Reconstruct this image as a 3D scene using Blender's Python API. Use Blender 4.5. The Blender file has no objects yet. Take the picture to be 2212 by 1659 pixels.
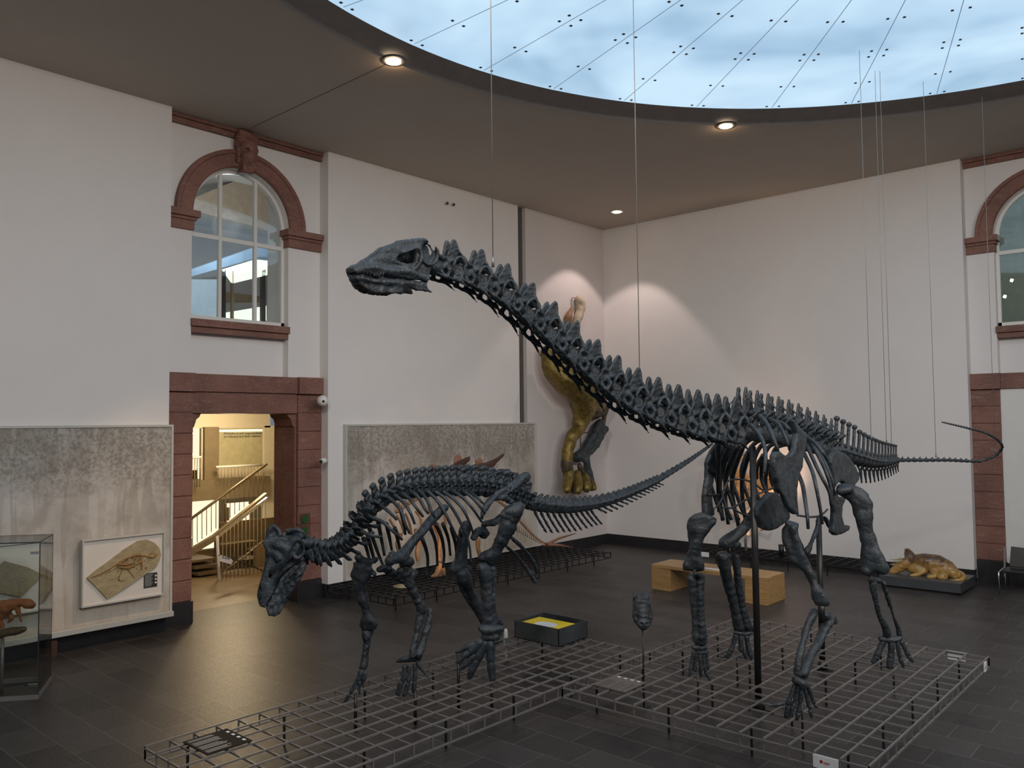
import bpy, bmesh, math, random
import numpy as np
from mathutils import Vector, Matrix
sc = bpy.context.scene
COL = sc.collection
pi = math.pi
# ---------------------------------------------------------------- camera
F, YAW, PIT, ROL, EYE = 1782.0, math.radians(41.818), math.radians(2.719), math.radians(-.567), 3.1
def _basis():
    cy, sy = math.cos(YAW), math.sin(YAW)
    f0, r0, u0 = Vector((-sy, cy, 0)), Vector((cy, sy, 0)), Vector((0, 0, 1))
    f = f0*math.cos(PIT)+u0*math.sin(PIT); u = -f0*math.sin(PIT)+u0*math.cos(PIT)
    return r0*math.cos(ROL)+u*math.sin(ROL), -r0*math.sin(ROL)+u*math.cos(ROL), f
CR, CU, CF = _basis()
cam = bpy.data.objects.new('camera', bpy.data.cameras.new('camera')); COL.objects.link(cam)
cam.data.sensor_width = 36; cam.data.lens = F/2212*36; cam.data.clip_start = .05; cam.data.clip_end = 200
cam.matrix_world = Matrix(((CR.x, CU.x, -CF.x, 0), (CR.y, CU.y, -CF.y, 0), (CR.z, CU.z, -CF.z, EYE), (0, 0, 0, 1)))
sc.camera = cam
def P(px, py, x=None, y=None, z=None, d=None):
    """point seen at photo pixel (px,py) lying on the given plane (or at depth d)"""
    r = CF+CR*((px-1106)/F)-CU*((py-829.5)/F)
    if x is not None: t = x/r.x
    elif y is not None: t = y/r.y
    elif z is not None: t = (z-EYE)/r.z
    else: t = d
    return r*t+Vector((0, 0, EYE))
def depth(p): return (Vector(p)-Vector((0, 0, EYE))).dot(CF)
# ---------------------------------------------------------------- world, exposure, main light
w = bpy.data.worlds.new('world'); sc.world = w; w.use_nodes = True
w.node_tree.nodes['Background'].inputs[0].default_value = (.5, .6, .75, 1)
w.node_tree.nodes['Background'].inputs[1].default_value = .3
vs = sc.view_settings
vs.view_transform = 'Standard'; vs.look = 'None'; vs.exposure = 0.0; vs.gamma = 1; vs.use_curve_mapping = False
SKY_E = 1.0          # luminous ceiling panels
XL, YB, ZC = -12.42, 17.5, 8.11
XR, YF = 10.3, -2.8
def lamp(name, kind, loc, energy, color, target=None, size=.1, spot=60, blend=.5):
    l = bpy.data.lights.new(name, kind); l.energy = energy; l.color = color
    if kind == 'SPOT': l.spot_size = math.radians(spot); l.spot_blend = blend; l.shadow_soft_size = size
    elif kind == 'AREA': l.shape = 'DISK'; l.size = size
    else: l.shadow_soft_size = size
    o = bpy.data.objects.new(name, l); COL.objects.link(o); o.location = loc
    if target is not None:
        o.rotation_euler = (Vector(target)-Vector(loc)).to_track_quat('-Z', 'Y').to_euler()
    return o
WARM = (1, .62, .33); NEUT = (1, .86, .74)
# real ceiling spotlights (fixtures are modelled further down)
SPOTS = [((-8.62, 7.25, 8.02), (-12.3, 5.2, .35), 780, WARM, 32), ((-6.45, 12.72, 8.02), (-8.4, 17.3, 2.3), 260, WARM, 17),
         ((-11.06, 16.17, 8.08), (-11.75, 16.1, 2.0), 155, (1, .8, .74), 88)]
# unseen fill floods beyond the frame, added to brighten the walls
FILL_FLOODS = [((5.6, 9.6, 8.0), (-12.4, 10.5, 1.3)), ((4.2, 2.6, 8.0), (-12.4, 6.0, 1.3)), ((0.2, .1, 8.0), (-12.4, 2.5, 1.2)),
          ((-4.5, .8, 8.0), (-8.5, 17.5, 1.3)), ((5.6, 5.2, 8.0), (-6.0, 17.5, 1.3)), ((1.8, 1.0, 8.0), (0, 17.5, 1.3))]
FILL_W, FILL_C = 1300, (1, .875, .77)
# ---------------------------------------------------------------- materials
def rgb(r, g, b):
    f = lambda c: (c/255/12.92 if c/255 <= .04045 else ((c/255+.055)/1.055)**2.4)
    return (f(r), f(g), f(b), 1)
class NT:
    def __init__(s, name):
        s.m = bpy.data.materials.new(name); s.m.use_nodes = True; s.t = s.m.node_tree; s.n = s.t.nodes; s.l = s.t.links
        s.b = s.n['Principled BSDF']
    def add(s, k, **kw):
        n = s.n.new(k)
        for a, v in kw.items():
            if a.startswith('_'): n.inputs[a[1:]].default_value = v
            else: setattr(n, a, v)
        return n
    def ln(s, a, b): s.l.new(a, b)
    def coord(s, scale=(1, 1, 1), rot=(0, 0, 0), loc=(0, 0, 0)):
        g = s.add('ShaderNodeNewGeometry'); mp = s.add('ShaderNodeMapping')
        mp.inputs['Scale'].default_value = scale; mp.inputs['Rotation'].default_value = rot; mp.inputs['Location'].default_value = loc
        s.ln(g.outputs['Position'], mp.inputs['Vector']); return mp.outputs[0]
    def noise(s, vec, scale, detail=4, rough=.6, dist=0):
        n = s.add('ShaderNodeTexNoise'); n.inputs['Scale'].default_value = scale; n.inputs['Detail'].default_value = detail
        n.inputs['Roughness'].default_value = rough; n.inputs['Distortion'].default_value = dist
        s.ln(vec, n.inputs['Vector']); return n.outputs['Fac']
    def ramp(s, fac, stops):
        r = s.add('ShaderNodeValToRGB'); e = r.color_ramp.elements
        while len(e) < len(stops): e.new(.5)
        for i, (p, c) in enumerate(stops): e[i].position = p; e[i].color = c
        s.ln(fac, r.inputs[0]); return r.outputs[0]
    def mix(s, fac, a, b, mode='MIX'):
        m = s.add('ShaderNodeMix', data_type='RGBA', blend_type=mode)
        if isinstance(fac, (int, float)): m.inputs[0].default_value = fac
        else: s.ln(fac, m.inputs[0])
        for i, v in ((6, a), (7, b)):
            if isinstance(v, tuple): m.inputs[i].default_value = v
            else: s.ln(v, m.inputs[i])
        return m.outputs[2]
    def math(s, op, a, b=0, c=0):
        m = s.add('ShaderNodeMath', operation=op)
        for i, v in enumerate((a, b, c)):
            if isinstance(v, (int, float)): m.inputs[i].default_value = v
            else: s.ln(v, m.inputs[i])
        return m.outputs[0]
    def bump(s, h, dist=.01, st=.5):
        b = s.add('ShaderNodeBump'); b.inputs['Distance'].default_value = dist; b.inputs['Strength'].default_value = st
        s.ln(h, b.inputs['Height']); s.ln(b.outputs[0], s.b.inputs['Normal'])
    def sep(s, vec):
        n = s.add('ShaderNodeSeparateXYZ'); s.ln(vec, n.inputs[0]); return n.outputs
def mat(name, col, rough=.6, metal=0, var=.12, vs_=6, bump=0, bs=30, emit=0, spec=.5):
    t = NT(name); v = t.coord()
    n = t.noise(v, vs_, 5)
    d = tuple(c*(1-var) for c in col[:3])+(1,); u = tuple(min(1, c*(1+var)) for c in col[:3])+(1,)
    c = t.ramp(n, [(.3, d), (.7, u)]); t.ln(c, t.b.inputs['Base Color'])
    t.b.inputs['Roughness'].default_value = rough; t.b.inputs['Metallic'].default_value = metal
    t.b.inputs['Specular IOR Level'].default_value = spec
    if bump: t.bump(t.noise(v, bs, 4), .01, bump)
    if emit: t.b.inputs['Emission Color'].default_value = col; t.b.inputs['Emission Strength'].default_value = emit
    return t.m
M = {}
M['wall'] = mat('wall_paint', (.77, .745, .73, 1), .75, var=.02, vs_=1.2, bump=.04, bs=60)
M['wallpink'] = mat('wall_paint_light_tint', (.66, .615, .60, 1), .75, var=.02, vs_=1.2)  # pinkish tone of the lighting put into the wall colour
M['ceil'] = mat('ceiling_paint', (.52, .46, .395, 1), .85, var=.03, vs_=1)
M['slot'] = mat('dark_grey_slot', (.10, .095, .09, 1), .7)
M['base'] = mat('black_skirting', (.025, .024, .026, 1), .35, var=.2, vs_=4)
M['rim'] = mat('dark_perforated_rim', (.075, .062, .055, 1), .6)
M['black'] = mat('black_metal', (.012, .012, .013, 1), .4)
M['steel'] = mat('grey_steel', (.26, .245, .235, 1), .42, metal=.35, var=.1)
M['gridsteel'] = mat('grid_steel', (.21, .195, .185, 1), .45, metal=.3, var=.1)
M['chrome'] = mat('chrome', (.7, .7, .7, 1), .15, metal=1)
M['white'] = mat('white_enamel', (.75, .74, .70, 1), .4, var=.02)
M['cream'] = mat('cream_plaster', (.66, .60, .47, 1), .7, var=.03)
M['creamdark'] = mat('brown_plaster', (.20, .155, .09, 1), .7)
M['dark'] = mat('dark_panel', (.03, .027, .025, 1), .5)
M['frame'] = mat('pale_grey_frame', (.52, .52, .48, 1), .45, var=.04)
M['brass'] = mat('brown_metal', (.34, .27, .17, 1), .4, metal=.3)
M['plinth'] = mat('anthracite_plinth', (.055, .06, .066, 1), .4, var=.08)
M['letters'] = mat('dark_lettering', (.05, .045, .04, 1), .6)
M['lampglow'] = mat('spot_glow', (1, .8, .55, 1), .4, emit=14)
M['panelglow'] = mat('lit_surface_glow', (1, .88, .66, 1), .4, emit=.95)  # emission stands in for lamplight on gallery walls and case back
M['coolglow'] = mat('upper_room_glow', (.93, 1, .86, 1), .4, emit=1.1)
M['green'] = mat('green_dot', (.01, .09, .015, 1), .5)
M['red'] = mat('red_print', (.45, .02, .02, 1), .5)
M['yellow'] = mat('yellow_poster', (.85, .62, .005, 1), .45, var=.02)
M['paper'] = mat('white_print', (.8, .8, .82, 1), .5, var=.02)
def stone():
    t = NT('red_sandstone'); v = t.coord((1, 1, 1)); a = t.coord((2.2, 2.2, 9), (.5, .2, 0))
    n1 = t.noise(v, 1.7, 2, .5); n2 = t.noise(a, 1.4, 5, .6, 1.6); n3 = t.noise(v, 26, 5)
    c = t.ramp(n1, [(.3, (.15, .058, .045, 1)), (.72, (.27, .12, .085, 1))])
    c = t.mix(t.ramp(n2, [(.56, (0, 0, 0, 1)), (.68, (.55, .55, .55, 1))]), c, (.36, .24, .185, 1))
    c = t.mix(.3, c, t.ramp(n3, [(.3, (.10, .05, .04, 1)), (.7, (.30, .17, .13, 1))]))
    t.ln(c, t.b.inputs['Base Color']); t.b.inputs['Roughness'].default_value = .6; t.bump(n3, .006, .4); return t.m
M['stone'] = stone()
def floorm():
    t = NT('slate_floor'); v = t.coord((1, 1, 1), loc=(0, .131+.0, 0))
    b = t.add('ShaderNodeTexBrick', offset=.43, offset_frequency=2, squash=1)
    b.inputs['Color1'].default_value = (.2, .2, .2, 1); b.inputs['Color2'].default_value = (.9, .9, .9, 1)
    b.inputs['Mortar'].default_value = (0, 0, 0, 1); b.inputs['Scale'].default_value = 1; b.inputs['Mortar Size'].default_value = .0045
    b.inputs['Brick Width'].default_value = .68; b.inputs['Row Height'].default_value = .4115; b.inputs['Mortar Smooth'].default_value = .3
    t.ln(v, b.inputs['Vector'])
    n = t.noise(t.coord(), 3.5, 6, .65, .6); n2 = t.noise(t.coord(), 30, 5)
    c = t.ramp(n, [(.3, (.026, .0235, .023, 1)), (.7, (.052, .047, .045, 1))])
    c = t.mix(.55, c, t.mix(1, b.outputs['Color'], (.062, .055, .052, 1), 'MULTIPLY'))
    c = t.mix(t.math('MULTIPLY', b.outputs['Fac'], .75), c, (.15, .125, .11, 1))
    t.ln(c, t.b.inputs['Base Color'])
    r = t.ramp(n2, [(.3, (.36, .36, .36, 1)), (.7, (.52, .52, .52, 1))]); t.ln(r, t.b.inputs['Roughness'])
    t.bump(t.math('SUBTRACT', t.math('MULTIPLY', n, .6), b.outputs['Fac']), .006, .45); return t.m
M['floor'] = floorm()
def skym():
    t = NT('luminous_ceiling'); v = t.coord((1, 1, 1))
    n = t.noise(v, .33, 3, .55, .4); n2 = t.noise(v, .9, 2, .5)
    c = t.ramp(n, [(.36, (.30, .49, .68, 1)), (.47, (.47, .68, .88, 1)), (.60, (.61, .83, .99, 1))])
    c = t.mix(.25, c, t.ramp(n2, [(.3, (.40, .60, .82, 1)), (.7, (.64, .84, 1, 1))]))
    t.ln(c, t.b.inputs['Emission Color']); t.b.inputs['Emission Strength'].default_value = SKY_E
    t.b.inputs['Base Color'].default_value = (.05, .05, .06, 1); t.b.inputs['Roughness'].default_value = .6; return t.m
M['sky'] = skym()
def bonem(name, dark, light, rough=.5, sc_=9):
    t = NT(name); v = t.coord(); n = t.noise(v, sc_, 6, .65, .3); n2 = t.noise(v, 60, 4)
    t.ln(t.ramp(n, [(.3, dark), (.72, light)]), t.b.inputs['Base Color']); t.b.inputs['Roughness'].default_value = rough
    t.bump(t.math('ADD', n, t.math('MULTIPLY', n2, .35)), .02, .8); return t.m
M['bone'] = bonem('blackened_bone', (.012, .015, .018, 1), (.056, .070, .082, 1), .40)
M['bone2'] = bonem('bluish_black_bone', (.010, .013, .016, 1), (.052, .069, .085, 1), .40)
M['bonebrown'] = bonem('brown_bone', (.16, .075, .035, 1), (.42, .24, .12, 1), .55)
M['palebone'] = bonem('pale_bone', (.45, .37, .27, 1), (.62, .52, .40, 1), .6)
M['gold'] = bonem('gold_patina', (.10, .075, .02, 1), (.36, .26, .075, 1), .33); M['gold'].node_tree.nodes['Principled BSDF'].inputs['Metallic'].default_value = .65
M['darkgold'] = bonem('dark_bronze', (.03, .022, .012, 1), (.09, .065, .03, 1), .35)
M['trike'] = bonem('ochre_brown_skin', (.07, .035, .012, 1), (.50, .29, .06, 1), .35, 4)
def trikem():
    t = NT('ochre_dark_backed_skin'); v = t.coord(); n = t.noise(v, 9, 5, .6, .6); z = t.sep(v)[2]
    h = t.math('ADD', t.math('MULTIPLY', z, 1.15), t.math('MULTIPLY', n, .75))
    t.ln(t.ramp(h, [(.62, (.46, .28, .08, 1)), (.86, (.27, .15, .045, 1)), (1.0, (.10, .06, .035, 1))]), t.b.inputs['Base Color'])
    t.b.inputs['Roughness'].default_value = .3; t.bump(n, .01, .4); return t.m
M['trike'] = trikem()
M['orange'] = bonem('orange_skin', (.30, .10, .03, 1), (.50, .20, .07, 1), .5)
M['slab'] = bonem('sandy_slab', (.30, .24, .13, 1), (.46, .38, .22, 1), .7)
M['fossil'] = bonem('fossil_brown', (.16, .07, .02, 1), (.42, .24, .08, 1), .6, 30)
M['amber'] = bonem('amber_fossil', (.42, .20, .07, 1), (.75, .45, .2, 1), .6, 6)
M['bluebeam'] = mat('blue_grey_beam', (.16, .25, .36, 1), .6)
M['oak'] = None
def woodm(name, a, b, axis=(12, 1, 12)):
    t = NT(name); n = t.noise(t.coord(axis), 2.5, 5, .6, .8)
    t.ln(t.ramp(n, [(.3, a), (.7, b)]), t.b.inputs['Base Color']); t.b.inputs['Roughness'].default_value = .38; return t.m
M['oak'] = woodm('oak_bench', (.30, .17, .06, 1), (.50, .31, .13, 1), (1, 12, 12))
M['step'] = woodm('dark_step', (.10, .07, .04, 1), (.2, .14, .08, 1))
def glassm(name, tint, refl=.12, op=.04):
    t = NT(name); tr = t.add('ShaderNodeBsdfTransparent'); tr.inputs[0].default_value = tint
    gl = t.add('ShaderNodeBsdfGlossy'); gl.inputs['Roughness'].default_value = .03
    fr = t.add('ShaderNodeFresnel'); fr.inputs[0].default_value = 1.45
    mx = t.add('ShaderNodeMixShader'); f = t.math('ADD', t.math('MULTIPLY', fr.outputs[0], .8), op)
    t.ln(f, mx.inputs[0]); t.ln(tr.outputs[0], mx.inputs[1]); t.ln(gl.outputs[0], mx.inputs[2])
    t.ln(mx.outputs[0], t.n['Material Output'].inputs[0]); return t.m
M['glass'] = glassm('clear_glass', (.93, .96, .95, 1)); M['glassgreen'] = glassm('case_glass', (.93, .955, .95, 1), op=.02)
def muralm(name, seed, warm):
    # painted woodland mural: speckled foliage on top, pale trunks, ferns below (the painting's own pattern)
    t = NT(name); loc = (seed, seed, seed*.3)
    v = t.coord((1, 1, 1), loc=loc)
    leaf = t.noise(v, 17, 9, .8, .25); clump = t.noise(v, 2.1, 5, .62, .3); big = t.noise(v, .95, 4, .55, .3)
    tr = t.noise(t.coord((1, 1.9, .20), loc=loc), 1.7, 2, .45, .2); tr2 = t.noise(t.coord((1, 4.2, .30), loc=(loc[0]+3, loc[1], 0)), 1.7, 2, .5, .35)
    fern = t.noise(t.coord((9, 9, 1.6), (.75, 0, 0), loc), 1.9, 6, .7, .5)
    z = t.math('MULTIPLY', t.sep(t.coord())[2], .32)
    W_ = lambda f: t.ramp(f[0], f[1])
    c = W_((big, [(.34, (.36, .33, .285, 1)), (.5, (.48, .45, .41, 1)), (.66, (.58, .56, .53, 1))]))
    c = t.mix(W_((tr, [(.53, (0, 0, 0, 1)), (.56, (.65, .65, .65, 1))])), c, (.62, .585, .54, 1))
    c = t.mix(W_((tr2, [(.38, (.45, .45, .45, 1)), (.42, (0, 0, 0, 1))])), c, (.33, .30, .245, 1))
    c = t.mix(W_((clump, [(.47, (0, 0, 0, 1)), (.62, (.5, .5, .5, 1))])), c, (.30, .27, .225, 1))
    sp = W_((leaf, [(.44, (1, 1, 1, 1)), (.54, (0, 0, 0, 1))]))
    topm = W_((t.math('ADD', z, t.math('MULTIPLY', clump, .35)), [(.82, (.07, .07, .07, 1)), (1.0, (.8, .8, .8, 1))]))
    c = t.mix(t.math('MULTIPLY', topm, sp), c, (.17, .155, .13, 1))
    c = t.mix(t.math('MULTIPLY', topm, .45), c, (.24, .22, .19, 1))
    bot = W_((t.math('ADD', z, t.math('MULTIPLY', clump, .2)), [(.22, (1, 1, 1, 1)), (.50, (0, 0, 0, 1))]))
    ff = W_((fern, [(.50, (0, 0, 0, 1)), (.54, (1, 1, 1, 1))]))
    c = t.mix(t.math('MULTIPLY', t.math('MULTIPLY', bot, .45), ff), c, (.56, .52, .44, 1))
    c = t.mix(t.math('MULTIPLY', bot, .35), c, (.54, .44, .32, 1))
    t.ln(c, t.b.inputs['Base Color']); t.b.inputs['Roughness'].default_value = .6; return t.m
M['mural1'] = muralm('woodland_mural', 3.3, 0); M['mural2'] = muralm('woodland_mural_pale', 8.1, 0)
# ---------------------------------------------------------------- mesh helpers
def link(name, me, m=None, parent=None, loc=None):
    o = bpy.data.objects.new(name, me); COL.objects.link(o)
    if m is not None and me is not None: me.materials.append(m)
    if parent is not None: o.parent = parent; o.matrix_parent_inverse = parent.matrix_world.inverted()
    if loc is not None: o.location = loc
    return o
def tag(o, label=None, cat=None, group=None, kind=None):
    if label: o['label'] = label
    if cat: o['category'] = cat
    if group: o['group'] = group
    if kind: o['kind'] = kind
    return o
def empty(name, loc, label, cat, group=None):
    o = bpy.data.objects.new(name, None); COL.objects.link(o); o.location = loc; o.empty_display_size = .1
    o.matrix_world = Matrix.Translation(loc)
    return tag(o, label, cat, group)
class MB:
    def __init__(s): s.v = []; s.f = []; s.sm = []
    def poly(s, pts, faces, smooth=False):
        k = len(s.v); s.v += [tuple(p) for p in pts]; s.f += [tuple(k+i for i in f) for f in faces]; s.sm += [smooth]*len(faces); return s
    def box(s, a, b):
        (x0, y0, z0), (x1, y1, z1) = a, b
        return s.poly([(x0, y0, z0), (x1, y0, z0), (x1, y1, z0), (x0, y1, z0), (x0, y0, z1), (x1, y0, z1), (x1, y1, z1), (x0, y1, z1)],
                      [(0, 3, 2, 1), (4, 5, 6, 7), (0, 1, 5, 4), (1, 2, 6, 5), (2, 3, 7, 6), (3, 0, 4, 7)])
    def obox(s, c, ax, ay, az):  # oriented box from centre and half axes
        c, ax, ay, az = map(Vector, (c, ax, ay, az)); q = []
        for k in (-1, 1):
            for i, j in ((-1, -1), (1, -1), (1, 1), (-1, 1)): q.append(c+ax*i+ay*j+az*k)
        return s.poly(q, [(0, 3, 2, 1), (4, 5, 6, 7), (0, 1, 5, 4), (1, 2, 6, 5), (2, 3, 7, 6), (3, 0, 4, 7)])
    def tube(s, pts, r, n=8, smooth=True):
        pts = [Vector(p) for p in pts]; k = len(pts); r = r if isinstance(r, (list, tuple)) else [r]*k
        prev = None; q = []; fs = []
        for i, p in enumerate(pts):
            d = (pts[min(i+1, k-1)]-pts[max(i-1, 0)]).normalized()
            if prev is None: a = d.orthogonal().normalized()
            else: a = (prev-d*prev.dot(d)).normalized()
            prev = a; b = d.cross(a)
            q += [p+(a*math.cos(2*pi*j/n)+b*math.sin(2*pi*j/n))*r[i] for j in range(n)]
        for i in range(k-1):
            for j in range(n): fs.append((i*n+j, i*n+(j+1) % n, (i+1)*n+(j+1) % n, (i+1)*n+j))
        fs += [tuple(range(n-1, -1, -1)), tuple(range((k-1)*n, k*n))]
        return s.poly(q, fs, smooth)
    def prism(s, pts, off):  # polygon (3D pts) extruded by vector
        n = len(pts); off = Vector(off); a = [Vector(p) for p in pts]
        return s.poly(a+[p+off for p in a], [tuple(range(n-1, -1, -1)), tuple(range(n, 2*n))]+[(i, (i+1) % n, n+(i+1) % n, n+i) for i in range(n)])
    def lathe(s, c, prof, n=24, smooth=True):
        q = [Vector(c)+Vector((r*math.cos(2*pi*j/n), r*math.sin(2*pi*j/n), z)) for r, z in prof for j in range(n)]; k = len(prof)
        return s.poly(q, [(i*n+j, i*n+(j+1) % n, (i+1)*n+(j+1) % n, (i+1)*n+j) for i in range(k-1) for j in range(n)], smooth)
    def build(s, name, m, parent=None, bevel=0, kind=None):
        me = bpy.data.meshes.new(name); me.from_pydata(s.v, [], s.f)
        me.polygons.foreach_set('use_smooth', s.sm)
        bm = bmesh.new(); bm.from_mesh(me); bmesh.ops.recalc_face_normals(bm, faces=bm.faces); bm.to_mesh(me); bm.free()
        o = link(name, me, m, parent)
        if bevel:
            b = o.modifiers.new('bevel', 'BEVEL'); b.width = bevel; b.segments = 2; b.limit_method = 'ANGLE'
        if kind: o['kind'] = kind
        return o
def text(body, size, m, parent, loc, rx, ux, name='lettering', ext=.002):
    c = bpy.data.curves.new(name, 'FONT'); c.body = body; c.size = size; c.extrude = ext; c.resolution_u = 2
    rx, ux = Vector(rx).normalized(), Vector(ux).normalized(); n = rx.cross(ux)
    o = bpy.data.objects.new(name, c); dg = bpy.context.evaluated_depsgraph_get()
    COL.objects.link(o); dg.update(); me = bpy.data.meshes.new_from_object(o.evaluated_get(dg)); bpy.data.objects.remove(o)
    me.transform(Matrix(((rx.x, ux.x, n.x, loc[0]), (rx.y, ux.y, n.y, loc[1]), (rx.z, ux.z, n.z, loc[2]), (0, 0, 0, 1))))
    return link(name, me, m, parent)
def catmull(pts, n):
    pts = [Vector(p) for p in pts]; q = [2*pts[0]-pts[1]]+pts+[2*pts[-1]-pts[-2]]; out = []
    for i in range(1, len(q)-2):
        for k in range(n):
            t = k/n; a, b, c, d = q[i-1:i+3]
            out.append(.5*((2*b)+(c-a)*t+(2*a-5*b+4*c-d)*t*t+(3*b-a-3*c+d)*t**3))
    return out+[pts[-1]]
# ---------------------------------------------------------------- signed-distance modelling (organic bones)
class S:
    def __init__(s, f, lo, hi): s.f = f; s.lo = np.array(lo, float); s.hi = np.array(hi, float)
def cap(a, b, ra, rb=None):
    a = np.array(a, float); b = np.array(b, float); rb = ra if rb is None else rb; ab = b-a; L = max(1e-9, ab@ab)
    def f(p):
        q = p-a; t = np.clip(q@ab/L, 0, 1); return np.sqrt(((q-t[:, None]*ab)**2).sum(1))-(ra+(rb-ra)*t)
    r = max(ra, rb); return S(f, np.minimum(a, b)-r, np.maximum(a, b)+r)
def ell(c, r, rot=None):
    c = np.array(c, float); r = np.array(r, float); Rm = None if rot is None else np.array(rot, float)
    def f(p):
        q = p-c
        if Rm is not None: q = q@Rm
        k = np.sqrt(((q/r)**2).sum(1)); k2 = np.sqrt(((q/(r*r))**2).sum(1))+1e-9; return k*(k-1)/k2
    m = r.max() if Rm is not None else r; return S(f, c-m, c+m)
def smin(a, b, k):
    h = np.clip(.5+.5*(b-a)/k, 0, 1); return b+(a-b)*h-k*h*(1-h)
def U(*ss, k=.02):
    def f(p):
        d = ss[0].f(p)
        for t in ss[1:]: d = smin(d, t.f(p), k)
        return d
    return S(f, np.min([t.lo for t in ss], 0), np.max([t.hi for t in ss], 0))
def sub(a, *bs, k=.01):
    def f(p):
        d = a.f(p)
        for b in bs: d = -smin(-d, b.f(p), k)
        return d
    return S(f, a.lo, a.hi)
def chain(pts, rs, k=.015, sub_=4):
    if len(pts) > 2 and sub_ > 1:
        pts = catmull(pts, sub_); N = len(rs)-1; rr = []
        for i in range(N):
            for j in range(sub_):
                t = j/sub_; rr.append(rs[i]*(1-t)+rs[i+1]*t)
        rs = [v*.93 for v in rr+[rs[-1]]]
        return U(*[cap(pts[i], pts[i+1], rs[i], rs[i+1]) for i in range(len(pts)-1)], k=max(1e-4, .5*min(rs)))
    return U(*[cap(pts[i], pts[i+1], rs[i], rs[i+1]) for i in range(len(pts)-1)], k=1e-4)
def slab(pts, nrm, t, rnd=.01):
    """polygon of 3D points (about one plane) given half-thickness t along nrm"""
    n = np.array(nrm, float); n /= np.linalg.norm(n); q = np.array([tuple(p) for p in pts], float); c = q.mean(0)
    e1 = np.cross(n, [0, 0, 1.]) if abs(n[2]) < .9 else np.cross(n, [1., 0, 0]); e1 /= np.linalg.norm(e1); e2 = np.cross(n, e1)
    Q = np.stack([(q-c)@e1, (q-c)@e2], 1)
    def f(p):
        u = np.stack([(p-c)@e1, (p-c)@e2], 1); w_ = np.abs((p-c)@n)
        d = np.full(len(p), 1e9); s_ = np.ones(len(p)); N = len(Q)
        for i in range(N):
            a, b = Q[i], Q[i-1]; e = b-a; v = u-a
            t_ = np.clip(v@e/(e@e+1e-12), 0, 1); dd = v-t_[:, None]*e; d = np.minimum(d, (dd**2).sum(1))
            c1 = u[:, 1] >= a[1]; c2 = u[:, 1] < b[1]; c3 = e[0]*v[:, 1] > e[1]*v[:, 0]
            fl = (c1 & c2 & c3) | (~c1 & ~c2 & ~c3); s_ = np.where(fl, -s_, s_)
        d2 = s_*np.sqrt(d)+rnd; dz = w_-t+rnd
        return np.minimum(np.maximum(d2, dz), 0)+np.sqrt(np.maximum(d2, 0)**2+np.maximum(dz, 0)**2)-rnd
    ext = np.abs(n)*t+.01; return S(f, q.min(0)-ext, q.max(0)+ext)
def rough(s, amp, fr, seed=0, fine=.55):
    rs = np.random.RandomState(seed); A = rs.normal(size=(4, 3))*fr; ph = rs.uniform(0, 6, 8); B = rs.normal(size=(4, 3))*fr*2.9
    def f(p):
        n = 0; m = 0
        for i in range(4): n = n+np.sin(p@A[i]+ph[i]+np.sin(p@A[(i+2) % 4]*.7))
        for i in range(4): m = m+1-1.6*np.abs(np.sin(p@B[i]+ph[i+4]+n*.5))
        return s.f(p)+amp*(n/2.+fine*m/2.)
    return S(f, s.lo-amp, s.hi+amp)
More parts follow.
